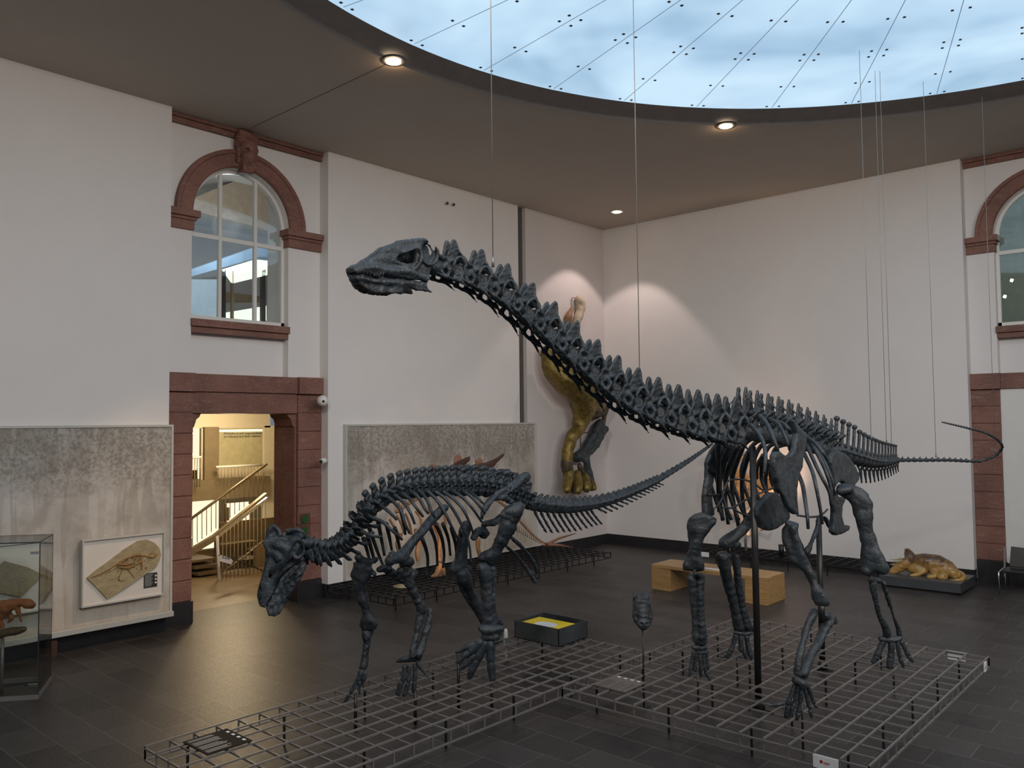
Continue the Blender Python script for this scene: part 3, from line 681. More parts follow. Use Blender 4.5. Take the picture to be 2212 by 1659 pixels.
for loc, tg in FILL_FLOODS:
    lamp('fill_flood', 'SPOT', (loc[0], loc[1], ZC-.08), FILL_W, FILL_C, tg, .45, 86, 1)
# ================================================================ LONG-NECKED SKELETON
saur = empty('sauropod_skeleton', (-3.9, 8.8, 0), 'black long-necked dinosaur skeleton with raised neck and whip tail on wire platform', 'dinosaur skeleton')
def mesh_t(name, s, h, m): me = sdf_mesh(name, s, h); me.materials.append(m); return me
def frame_at(p, t, up=Vector((0, 0, 1)), s=(1, 1, 1)):
    y = t.normalized(); x = y.cross(up).normalized(); z = x.cross(y)
    return Matrix(((x.x*s[0], y.x*s[1], z.x*s[2], p.x), (x.y*s[0], y.y*s[1], z.y*s[2], p.y), (x.z*s[0], y.z*s[1], z.z*s[2], p.z), (0, 0, 0, 1)))
def inst(name, me, mw, parent):
    o = bpy.data.objects.new(name, me); COL.objects.link(o); o.parent = parent
    o.matrix_parent_inverse = Matrix.Translation(parent.location).inverted(); o.matrix_basis = mw; return o
def cervical():
    A = [chain([(0, -.52, -.12), (0, -.2, -.12), (0, .25, -.12), (0, .52, -.12)], [.19, .13, .15, .22]), cap((0, -.3, .06), (0, .35, .07), .12),
         slab([(0, -.5, -.28), (0, .5, -.33), (0, .5, .12), (0, -.4, .12)], (1, 0, 0), .06, .02)]
    for s in (-1, 1):
        A += [slab([(s*.08, -.08, .10), (s*.10, .08, .50), (s*.11, .15, .62), (s*.11, .26, .60), (s*.10, .38, .36), (s*.08, .58, .10)], (1, 0, -.1*s), .034, .02),
              cap((s*.1, -.15, .1), (s*.2, -.64, .15), .065, .05), chain([(s*.12, .25, .56), (s*.15, .37, .33), (s*.23, .54, .16), (s*.25, .54, .03)], [.03, .036, .045, .05]),
              cap((s*.12, .1, .1), (s*.22, .47, .12), .055), cap((s*.1, -.12, .0), (s*.26, -.15, -.18), .07, .05),
              cap((s*.26, -.15, -.18), (s*.23, -.2, -.33), .045), cap((s*.1, -.32, -.18), (s*.23, -.26, -.33), .045),
              cap((s*.2, .1, -.3), (s*.2, .5, -.32), .05),
              chain([(s*.2, -.58, -.27), (s*.22, -.2, -.335), (s*.23, .3, -.37), (s*.24, .70, -.50)], [.02, .042, .034, .012])]
        ring_ = [(s*(.235+.03*math.sin(a)), .27+.22*math.cos(a), -.06+.24*math.sin(a)) for a in [2*pi*i/14 for i in range(15)]]
        A.append(chain(ring_, [.034]*15, sub_=1))
    s_ = U(*A, k=.035)
    C_ = [ell((s*.25, .27, -.06), (.14, .155, .17)) for s in (-1, 1)]+[ell((s*.23, -.22, -.0), (.10, .13, .09)) for s in (-1, 1)]+[ell((0, .22, .56), (.05, .3, .25))]
    return sub(rough(s_, .006, 14, 1), *C_, k=.02)
def dorsal():
    A = [chain([(0, -.28, 0), (0, 0, 0), (0, .28, 0)], [.19, .13, .19]), cap((0, 0, .08), (0, 0, .38), .12, .08)]
    for s in (-1, 1):
        A += [cap((0, 0, .33), (s*.48, 0, .47), .07, .05), slab([(s*.06, -.13, .34), (s*.09, -.06, .9), (s*.1, 0, .99), (s*.1, .06, .97), (s*.08, .18, .36)], (1, 0, 0), .028, .02),
              cap((s*.45, 0, .45), (s*.09, .02, .8), .022), cap((s*.42, .02, .43), (s*.06, .24, .1), .025), cap((s*.42, -.02, .43), (s*.08, -.24, .1), .025)]
    return sub(rough(U(*A, k=.04), .006, 14, 2), *[ell((s*.2, 0, .1), (.13, .14, .1)) for s in (-1, 1)], k=.02)
def caudal(chev=True, post=.86):
    A = [chain([(0, -.26, 0), (0, 0, 0), (0, .26, 0)], [.21, .15, .21]), chain([(0, 0, .1), (0, .05, .4), (0, .12, post)], [.12, .055, .045]), ell((0, .13, post+.03), (.09, .10, .07)),
         cap((0, .0, .3), (0, -.3, .28), .04), cap((0, .05, .3), (0, .3, .3), .04)]
    for s in (-1, 1):
        A += [cap((s*.1, 0, .08), (s*.36, .04, .04), .06, .035)]
        if chev: A += [cap((s*.09, .2, -.16), (0, .33, -.42), .03, .03), cap((0, .33, -.42), (0, .45, -.72), .035, .018)]
    return rough(U(*A, k=.035), .006, 14, 3)
ME_C = mesh_t('cervical_vertebra', cervical(), .021, M['bone']); ME_D = mesh_t('dorsal_vertebra', dorsal(), .022, M['bone'])
ME_T = mesh_t('caudal_vertebra', caudal(), .022, M['bone']); ME_S = mesh_t('sacral_vertebra', caudal(False, .95), .022, M['bone'])
ME_W = mesh_t('whip_vertebra', U(chain([(0, -.45, 0), (0, 0, 0), (0, .45, 0)], [.20, .11, .20]), cap((0, .1, .1), (0, .45, .28), .06, .05), k=.03), .04, M['bone'])
XC = -3.9
def place_along(name, me, pts, n, s0, s1, ln=None, par=None, start=0, end=1, up=Vector((0, 0, 1))):
    """n copies along a path, sizes s0->s1 ; length scale from spacing times ln"""
    c = catmull(pts, 10); L = [0]
    for i in range(1, len(c)): L.append(L[-1]+(c[i]-c[i-1]).length)
    tot = L[-1]; w_ = [s0+(s1-s0)*(i+.5)/n for i in range(n)]; W_ = sum(w_); cur = 0
    def at(u):
        u = max(0, min(tot, u))
        for i in range(1, len(c)):
            if L[i] >= u: return c[i-1].lerp(c[i], (u-L[i-1])/max(1e-9, L[i]-L[i-1]))
        return c[-1]
    for i in range(n):
        seg = tot*w_[i]/W_; a, b = at(cur), at(cur+seg); cur += seg
        inst(name, me, frame_at((a+b)/2, b-a, up, (w_[i], seg*ln if ln else w_[i], w_[i])), par)
neck = [P(a, b, x=XC) for a, b in ((934, 566), (960, 572), (1000, 582), (1050, 606), (1100, 638), (1150, 682), (1200, 726), (1250, 772), (1300, 815), (1350, 850), (1400, 874), (1450, 893), (1500, 906), (1550, 916), (1590, 922))]
place_along('cervical_vertebra', ME_C, neck, 14, .275, .49, .97, saur)
dors = [P(a, b, x=XC) for a, b in ((1588, 930), (1640, 938), (1700, 948), (1760, 966), (1795, 978))]
place_along('dorsal_vertebra', ME_D, dors, 10, .47, .42, 1.7, saur)
place_along('sacral_vertebra', ME_S, [P(a, b, x=XC) for a, b in ((1795, 975), (1825, 984), (1848, 990))], 4, .45, .41, 1.9, saur)
place_along('caudal_vertebra', ME_T, [P(a, b, x=XC) for a, b in ((1848, 990), (1880, 998), (1910, 999), (1938, 994))], 12, .42, .23, 1.9, saur)
whip = [P(a, b, d=d) for a, b, d in ((1938, 994, 12.15), (1975, 994, 12.3), (2010, 994, 12.4), (2050, 994, 12.5), (2090, 996, 12.6), (2120, 996, 12.6), (2150, 984, 12.6), (2165, 968, 12.5), (2157, 952, 12.3), (2130, 936, 12.1), (2090, 925, 11.9), (2035, 912, 11.7))]
place_along('caudal_vertebra', ME_W, whip, 44, .17, .055, 1.05, saur)
# --- skull (built in photo-measured plane, symmetric thickness)
KD = P(840, 580, x=-3.9); kd = depth(KD)
def K(a, c, off=0): return P(730+a/5.53, 490+c/5.53, x=-3.9)+Vector((off, 0, 0))
def side(A, pts, s, t=.016, o0=.03, o1=.10, rnd=.012):
    A.append(slab([K(a, c_, s*(o0+(o1-o0)*(a-150)/900)) for a, c_ in pts], (1, -s*(o1-o0)/.62, 0), t, rnd))
def skull():
    r = lambda v: v/5.53*kd/F; A = []; C_ = []
    out = [(150, 545), (165, 505), (220, 450), (300, 412), (370, 378), (470, 300), (580, 228), (700, 188), (830, 162), (920, 172), (990, 240), (1032, 330), (1046, 400), (1040, 450), (990, 500), (975, 560), (970, 650), (930, 680), (850, 655), (760, 645), (620, 615), (500, 592), (380, 565), (250, 548)]
    for s in (-1, 1):
        side(A, out, s)
        o = s*.1
        A += [chain([K(170, 520, s*.03), K(330, 500, s*.05), K(520, 540, s*.065), K(720, 560, s*.085), K(900, 620, s*.1)], [r(42), r(58), r(45), r(40), r(30)]),
              chain([K(800, 180, s*.07), K(850, 330, s*.11), K(840, 440, s*.115), K(800, 520, s*.1)], [r(26), r(22), r(26), r(30)]),
              chain([K(905, 190, s*.09), K(985, 240, s*.115), K(1030, 340, s*.12), K(1020, 430, s*.12), K(950, 480, s*.12), K(880, 440, s*.11)], [r(26), r(22), r(22), r(26), r(26), r(22)]),
              chain([K(600, 395, s*.08), K(700, 335, s*.09), K(790, 300, s*.095)], [r(16), r(20), r(18)])]
        C_ += [slab([K(600, 402, 0), K(640, 365, 0), K(720, 338, 0), K(800, 305, 0), K(815, 360, 0), K(802, 440, 0), K(720, 455, 0), K(640, 430, 0)], (1, 0, 0), .2, .01),
               ell(K(945, 315, s*.12), (.05, .052, .062))]
    A += [chain([K(170, 520), K(380, 420), K(600, 255), K(800, 180), K(900, 190)], [r(40), r(40), r(36), r(30), r(34)]),
          slab([K(170, 540), K(200, 480), K(380, 420), K(480, 480), K(560, 590), K(300, 550)], (1, 0, 0), .04), slab([K(850, 170), K(920, 180), K(1010, 280), K(1030, 400), K(960, 500), K(880, 440)], (1, 0, 0), .07)]
    for i in range(9): A.append(cap(K(175+i*34, 548+i*4, .05+i*.003), K(172+i*34, 600+i*2, .05+i*.003), r(14), r(7)))
    s_ = rough(U(*A, k=.012), .0028, 40, 5)
    return sub(s_, *C_, ell(K(575, 475, .10), (.03, .05, .010)), k=.012)
sk = sobj('skull', skull(), .0072, M['bone'], saur)
def jaw():
    r = lambda v: v/5.53*kd/F; A = []
    out = [(150, 565), (200, 640), (215, 700), (290, 760), (360, 790), (430, 803), (600, 808), (690, 812), (702, 765), (750, 742), (860, 775), (950, 785), (1005, 800), (975, 755), (950, 715), (965, 665), (900, 670), (800, 650), (650, 635), (600, 640), (540, 640), (480, 600), (350, 585), (200, 565)]
    for s in (-1, 1):
        side(A, out, s, .013, .02, .085, .006)
        A += [chain([K(190, 620, s*.03), K(330, 650, s*.05), K(520, 680, s*.06), K(720, 690, s*.07), K(930, 720, s*.08)], [r(26), r(30), r(34), r(28), r(22)])]
    A += [cap(K(180, 620), K(240, 690), r(38)), slab([K(170, 570), K(400, 600), K(520, 650), K(700, 680), K(690, 790), K(420, 785), K(290, 745), K(200, 660)], (1, 0, 0), .03, .01)]
    return rough(U(*A, k=.012), .0028, 40, 6)
sobj('lower_jaw', jaw(), .0075, M['bone'], sk)
# --- limbs: (name, pixel trace, plane x)
def limb(name, traces, x=None, d=None, sc_=1, o=(0, 0), par=None, m='bone', h=None, k=.02, amp=.004, seed=1, extra=()):
    A = []; rm = 1
    for t in traces:
        p, r = trace(t, x=x, d=d, sc_=sc_, o=o); rm = min(rm, max(r)); A.append(chain(p, r, k=k))
    s = U(*(A+list(extra)), k=k); ext = max(s.hi-s.lo)
    if h is None: h = min(max(rm/4.5, ext/110), .016)
    return sobj(name, rough(s, amp, 22, seed), h, M[m], par)
def vplate(name, pts, x, t, par, z, m='bone', rnd=.045, h=.014, amp=.006, seed=2, extra=()):
    """bone traced as a silhouette on a plane turned to the viewer, with real thickness"""
    cx = z['o'][0]+sum(p[0] for p in pts)/len(pts)/z['sc_']; cy = z['o'][1]+sum(p[1] for p in pts)/len(pts)/z['sc_']
    d = depth(P(cx, cy, x=x)); q = [P(z['o'][0]+a/z['sc_'], z['o'][1]+b/z['sc_'], d=d) for a, b in pts]
    nr = CF+CR*((cx-1106)/F); A = [slab(q, nr, t, min(rnd, t*.95))]
    for e in extra: p, r = trace(e, d=d-t*.6, **z); A.append(chain(p, r))
    return sobj(name, rough(U(*A, k=.04), amp, 15, seed), h, M[m], par)
Z4 = dict(sc_=3.19, o=(1440, 1080)); Z8 = dict(sc_=5.53, o=(1480, 860)); Z7 = dict(sc_=4.32, o=(1700, 840)); Z9 = dict(sc_=6.11, o=(1850, 1150))
XN_, XF_ = -3.25, -4.6
vplate('humerus', [(825, 150), (860, 158), (910, 172), (912, 240), (925, 320), (955, 400), (1000, 480), (1040, 560), (1080, 610), (1110, 660), (1130, 700), (1110, 720), (1060, 724), (1022, 718), (1005, 680), (995, 620), (982, 570), (940, 490), (888, 440), (838, 410), (812, 340), (788, 260), (793, 210), (818, 185)], XN_, .062, saur, Z4, extra=[[(870, 200, 22), (900, 300, 24), (940, 400, 20), (1000, 520, 16)]])
limb('ulna', [[(1130, 815, 40), (1050, 970, 30), (990, 1080, 28), (945, 1195, 40)], [(1090, 800, 25), (1150, 830, 25)]], x=XN_, par=saur, **Z4)
limb('radius', [[(1015, 775, 30), (970, 880, 25), (935, 1000, 21), (912, 1120, 25), (905, 1190, 30)]], x=XN_+.04, par=saur, **Z4)
HD = depth(P(1735, 1500, x=XN_))
def digits(name, lst, d, par, z, m='bone'):
    for i, t in enumerate(lst): limb(name, [t], d=d, par=par, m=m, amp=.002, seed=i, **z)
limb('carpus', [[(890, 1240, 26), (930, 1260, 32)], [(930, 1290, 20), (960, 1280, 22)]], d=HD, par=saur, **Z4)
digits('metacarpal', [[(880, 1285, 17), (850, 1370, 15), (838, 1400, 19)], [(905, 1290, 16), (885, 1390, 14), (865, 1440, 18)], [(930, 1300, 18), (918, 1410, 15), (912, 1450, 19)], [(955, 1300, 16), (975, 1400, 13), (988, 1430, 17)], [(978, 1290, 15), (1005, 1370, 13), (1015, 1395, 16)]], HD, saur, Z4)
digits('toe', [[(835, 1430, 17), (825, 1490, 15)], [(905, 1475, 18), (900, 1500, 15)], [(990, 1455, 14), (998, 1495, 9)], [(810, 1400, 13), (760, 1412, 14), (712, 1420, 8)], [(1020, 1410, 14), (1035, 1425, 11)], [(862, 1460, 14), (850, 1490, 12)]], HD, saur, Z4)
# far fore limb
vplate('humerus', [(250, 85), (310, 105), (347, 130), (342, 158), (300, 195), (265, 250), (240, 320), (235, 380), (255, 420), (260, 480), (200, 494), (113, 487), (110, 440), (140, 400), (155, 330), (150, 250), (136, 185), (148, 130), (190, 100)], XF_, .07, saur, Z4, extra=[[(200, 130, 26), (205, 250, 26), (190, 400, 24)]])
limb('radius', [[(175, 545, 36), (185, 680, 28), (200, 820, 26), (210, 960, 34)]], x=XF_, par=saur, **Z4)
limb('ulna', [[(232, 530, 30), (232, 680, 26), (238, 820, 26), (250, 970, 32)], [(200, 510, 18), (240, 540, 24)]], x=XF_+.06, par=saur, **Z4)
AD = depth(P(1510, 1440, x=XF_))
limb('carpus', [[(190, 1015, 20), (260, 1015, 20)], [(210, 1045, 18), (265, 1045, 15)]], d=AD, par=saur, **Z4)
digits('metacarpal', [[(185, 1050, 15), (172, 1130, 13), (165, 1170, 16)], [(205, 1055, 14), (200, 1130, 12), (195, 1175, 14)], [(228, 1060, 14), (232, 1130, 12), (234, 1180, 14)], [(255, 1055, 14), (262, 1130, 12), (268, 1175, 14)], [(275, 1050, 12), (282, 1120, 10), (285, 1160, 12)]], AD, saur, Z4)
digits('toe', [[(165, 1185, 14), (158, 1205, 11)], [(234, 1190, 13), (236, 1210, 11)], [(270, 1190, 12), (300, 1240, 9)]], AD, saur, Z4)
# near hind limb
vplate('femur', [(450, 945), (478, 905), (540, 888), (620, 908), (700, 935), (762, 985), (800, 1060), (806, 1140), (796, 1220), (810, 1320), (840, 1420), (880, 1510), (922, 1590), (952, 1650), (938, 1702), (880, 1724), (832, 1692), (790, 1722), (740, 1744), (693, 1705), (683, 1620), (690, 1520), (690, 1440), (668, 1330), (638, 1220), (600, 1100), (560, 1040), (510, 1010), (460, 985)], -3.2, .085, saur, Z7, rnd=.06, h=.016, extra=[[(500, 950, 36), (580, 940, 36)], [(735, 1690, 40), (745, 1660, 30)], [(900, 1690, 38), (885, 1650, 26)]])
limb('tibia', [[(215, 645, 55), (225, 760, 42), (262, 940, 30), (315, 1120, 34), (385, 1260, 48), (410, 1350, 55)], [(180, 620, 30), (300, 640, 35)]], x=-3.15, par=saur, **Z9)
limb('fibula', [[(355, 670, 36), (395, 800, 30), (440, 960, 22), (495, 1120, 20), (545, 1250, 26), (565, 1350, 40)]], x=-3.12, par=saur, **Z9)
DD = depth(P(1925, 1400, x=-3.13))
limb('ankle', [[(1480, 955, 22), (1560, 965, 24), (1610, 950, 14)]], d=DD, par=saur, **Z4)
digits('metatarsal', [[(1490, 985, 24), (1465, 1040, 18), (1450, 1070, 22)], [(1550, 990, 24), (1548, 1050, 18), (1545, 1080, 24)], [(1592, 985, 16), (1600, 1050, 12), (1608, 1080, 15)], [(1620, 980, 16), (1648, 1040, 13), (1662, 1065, 16)]], DD, saur, Z4)
digits('toe', [[(1445, 1085, 22), (1425, 1112, 17)], [(1542, 1100, 24), (1535, 1145, 20)], [(1610, 1095, 14), (1632, 1150, 11)], [(1668, 1080, 14), (1695, 1110, 9)]], DD, saur, Z4)
# far hind limb
limb('femur', [[(620, 60, 36, -4.3), (560, 160, 32, -4.42), (500, 225, 36, -4.5), (430, 280, 44, -4.58), (400, 300, 40, -4.6)], [(400, 300, 30, -4.6), (490, 310, 26, -4.62)]], x=XF_, par=saur, **Z4)
limb('tibia', [[(385, 395, 44), (415, 540, 36), (465, 720, 32), (495, 860, 36), (505, 900, 34)], [(370, 385, 26), (420, 385, 26)]], x=-4.62, par=saur, **Z4)
limb('fibula', [[(478, 395, 28), (490, 540, 27), (520, 720, 24), (548, 850, 34), (560, 885, 32)], [(545, 860, 20), (590, 885, 22)]], x=-4.56, par=saur, **Z4)
BD = depth(P(1595, 1400, x=-4.6))
limb('ankle', [[(470, 915, 14), (540, 925, 16), (590, 915, 10)]], d=BD, par=saur, **Z4)
digits('metatarsal', [[(475, 940, 18), (455, 1010, 15), (440, 1040, 20)], [(510, 945, 18), (512, 1000, 15), (515, 1030, 18)], [(550, 945, 18), (560, 1010, 14), (568, 1040, 18)]], BD, saur, Z4)
digits('toe', [[(432, 1055, 20), (420, 1080, 16)], [(410, 1065, 13), (378, 1082, 9)], [(575, 1060, 18), (592, 1095, 15)], [(535, 1050, 16), (548, 1085, 14)]], BD, saur, Z4)
# girdles
def plate(name, pts, x, t, par, z, m='bone', ridge=None, h=.014, rnd=.015, seed=3, tilt=0, k=.03):
    q = [P(z['o'][0]+a/z['sc_'], z['o'][1]+b/z['sc_'], x=x) for a, b in pts]
    A = [slab(q, (1, tilt, 0), t, rnd)]
    if ridge:
        for rr in ridge:
            p, r = trace(rr, x=x, **z); A.append(chain(p, r, k=.02))
    return sobj(name, rough(U(*A, k=k), .005, 9, seed), h, M[m], par)
plate('scapula', [(1265, 245), (1310, 300), (1370, 380), (1430, 420), (1425, 560), (1390, 700), (1375, 840), (1335, 920), (1312, 1050), (1310, 1200), (1335, 1390), (1290, 1385), (1205, 1300), (1150, 1180), (1095, 1090), (1060, 960), (1035, 800), (1040, 680), (1075, 645), (1112, 642), (1145, 672), (1200, 690), (1245, 660), (1282, 600), (1300, 500), (1312, 420), (1285, 330)], -3.2, .028, saur, Z8, ridge=[[(1060, 670, 14), (1150, 720, 14), (1220, 800, 14), (1270, 920, 12), (1300, 1050, 9)], [(1360, 450, 20), (1360, 600, 18), (1330, 760, 15)]])
plate('coracoid', [(842, 1320), (885, 1255), (960, 1170), (1010, 1130), (1080, 1125), (1130, 1170), (1190, 1270), (1232, 1370), (1232, 1440), (1160, 1500), (1060, 1560), (980, 1580), (900, 1550), (882, 1490), (845, 1400)], -3.5, .03, saur, Z8)
plate('scapula', [(370, 540), (420, 560), (425, 640), (405, 800), (335, 900), (300, 1080), (300, 1250), (335, 1400), (225, 1400), (215, 1150), (245, 950), (250, 760), (300, 640)], -4.55, .03, saur, Z8)
plate('ilium', [(400, 620), (440, 585), (500, 595), (565, 650), (625, 730), (655, 790), (655, 850), (605, 912), (545, 905), (520, 882), (490, 862), (450, 880), (428, 925), (410, 860), (395, 760), (385, 680)], -3.5, .035, saur, Z7, ridge=[[(400, 650, 9), (440, 595, 9), (505, 605, 9), (620, 730, 9), (650, 820, 9)]])
plate('pubis', [(415, 920), (470, 1010), (540, 1000), (500, 1090), (490, 1190), (512, 1265), (572, 1272), (560, 1325), (500, 1350), (440, 1362), (410, 1335), (425, 1150)], -3.7, .035, saur, Z7)
plate('ischium', [(330, 1180), (360, 1190), (430, 1300), (420, 1330), (380, 1290)], -3.9, .03, saur, Z7)
limb('sternal_rib', [[(300, 1200, 26), (270, 1330, 18), (220, 1450, 22), (190, 1510, 34)]], x=-3.8, par=saur, **Z7)
limb('sternal_rib', [[(40, 1300, 26), (110, 1420, 22), (150, 1500, 20), (190, 1540, 26)]], x=-3.9, par=saur, sc_=4.32, o=(1700, 840))
# ribs
RN = [[(780, 320), (850, 390), (920, 500), (955, 620), (960, 760), (945, 900)], [(890, 210), (970, 300), (1030, 420), (1085, 560), (1110, 640)], [(1010, 250), (1100, 300), (1170, 400), (1230, 540), (1260, 640)], [(1110, 280), (1200, 330), (1270, 430)],
      [(1430, 470), (1530, 580), (1620, 740), (1690, 900), (1740, 1080), (1755, 1300)], [(1440, 520), (1480, 620), (1560, 800), (1640, 960), (1720, 1120), (1745, 1280)], [(1400, 620), (1450, 720), (1520, 880), (1560, 1040), (1610, 1300), (1640, 1500)], [(1340, 880), (1400, 1030), (1430, 1200), (1460, 1420), (1470, 1560)], [(1500, 540), (1600, 660), (1690, 820), (1760, 1000), (1775, 1100)], [(1430, 450), (1540, 530), (1640, 640), (1700, 740)]]
for t in RN:
    n = len(t); ps = catmull([P(1480+a/5.53, 860+b/5.53, x=-3.62+.36*math.sin(min(1, i/(n-1)*1.1)*pi*.55)) for i, (a, b) in enumerate(t)], 6)
    rr = [.024*(1-.35*i/len(ps)) for i in range(len(ps))]; MB().tube(ps, rr, 8).build('rib', M['bone'], saur)
RF = [[(390, 530), (400, 800), (395, 1000), (400, 1200), (405, 1360)], [(530, 560), (460, 720), (420, 900), (415, 1200), (450, 1460)], [(630, 570), (540, 760), (490, 960), (480, 1200), (515, 1505)], [(690, 580), (620, 760), (565, 960), (570, 1200), (640, 1540)], [(780, 640), (720, 800), (680, 1000), (690, 1250), (740, 1560)], [(930, 690), (860, 820), (850, 960)], [(1000, 760), (960, 950), (970, 1100)]]
for t in RF:
    n = len(t); ps = catmull([P(1480+a/5.53, 860+b/5.53, x=-4.2-.42*math.sin(min(1, i/(n-1)*1.1)*pi*.55)) for i, (a, b) in enumerate(t)], 6)
    rr = [.030*(1-.25*i/len(ps)) for i in range(len(ps))]; MB().tube(ps, rr, 8).build('rib', M['bone'], saur)
for t, x in (([(460, 1100), (500, 1010), (560, 975), (700, 975), (820, 1020), (950, 1120)], -4.3), ([(340, 1330), (430, 1220), (500, 1000)], -4.4), ([(440, 1300), (560, 1310), (700, 1230), (860, 1150), (1060, 1070)], -4.2), ([(600, 1340), (700, 1390), (840, 1430)], -4.2), ([(280, 1155), (410, 1155)], -4.5), ([(1340, 1400), (1500, 1420), (1620, 1400), (1700, 1330)], -3.4)):
    MB().tube(catmull([P(1480+a/5.53, 860+b/5.53, x=x) for a, b in t], 5), .011, 6).build('belly_rib', M['bone'], saur)
for k in range(9):   # ribs of the far flank, and the last short ones of the near flank
    y_ = 8.15+k*.19; zt_ = P(1640+k*17, 944+k*3.6, x=XC).z
    for sd, kk in ((-1, .85),):
        if k == 0: continue
        sh = 1-.05*max(0, k-4)
        ps = catmull([(XC+sd*.18, y_-.02, zt_+.10), (XC+sd*.46, y_+.03, zt_+.02), (XC+sd*.70*sh, y_+.10, zt_-.36*kk), (XC+sd*.66*sh, y_+.18, zt_-.78*kk*sh), (XC+sd*.60*sh, y_+.26, zt_-1.08*kk*sh)], 6)
        MB().tube(ps, [.030*(1-.4*i/len(ps)) for i in range(len(ps))], 8).build('rib', M['bone'], saur)
# support poles with base plates
def pole(par, top, foot, r=.034):
    f = Vector(foot); t = Vector(top)
    o = MB().tube([t, f], r, 12).build('support_pole', M['black'], par)
    MB().prism([f+Vector((.13, 0, 0)), f+Vector((-.07, .11, 0)), f+Vector((-.07, -.11, 0))], (0, 0, .012)).tube([f+Vector((0, 0, .01)), f+Vector((0, 0, .12))], [.075, .036], 10).build('base_plate', M['black'], o)
a = P(1639, 1532, z=0); pole(saur, (a.x, a.y, P(1612, 962, d=depth(a)).z-.02), a, .036)
a = P(1777, 1446, z=0); pole(saur, (a.x, a.y, P(1773, 1130, d=depth(a)).z), a, .036)
for px_, py_, d_ in ((1507, 1450, AD), (1592, 1420, BD), (1930, 1440, DD), (1732, 1510, HD)):
    a = P(px_, py_, d=d_); MB().tube([a, (a.x, a.y, 0)], .011, 8).build('support_rod', M['black'], saur)
a = P(1775, 1300, x=XN_); c = P(1776, 1345, x=XN_); MB().tube([a, c], .03, 10).build('support_rod', M['black'], saur)
a = P(1500, 1230, x=XF_); c = P(1502, 1250, x=XF_); MB().tube([a, c], .018, 10).build('support_rod', M['black'], saur)
a = P(1574, 1180, x=XF_); c = P(1576, 1205, x=XF_); MB().tube([a, c], .02, 10).build('support_rod', M['black'], saur)
# suspension wires
for px_, py_, dd, top, lbl in ((1065, 552, None, None, 'thin steel wire from the skylight down to the neck of the long-necked skeleton'), (1382, 806, None, None, 'thin steel wire from the skylight to the base of the long neck'),
        (1882, 925, None, (1866, 125), 'thin steel wire hanging to the base of the tail, leftmost of three'), (1915, 952, 12.0, (1900, 290), 'thin steel wire hanging to the tail, middle of three'), (1926, 958, 12.0, (1908, 245), 'thin steel wire hanging to the tail, rightmost of three'), (2022, 984, 12.4, (2006, 330), 'thin steel wire holding the straight part of the whip tail'), (2150, 975, 12.6, (2136, 268), 'faint steel wire holding the whip tail where it curls back')):
    b_ = P(px_, py_+(25 if px_ < 1500 else 4), d=dd) if dd else P(px_, py_+25, x=XC)
    o = MB().tube([b_, (b_.x, b_.y, ZC+.17 if (b_.x-CX)**2+(b_.y-CY)**2 < 7.2**2 else ZC)], .0035, 5).tube([b_, b_+Vector((0, 0, .07))], .011, 6).build('suspension_wire', M['steel'])
    tag(o, lbl, 'wire', 'suspension wires')
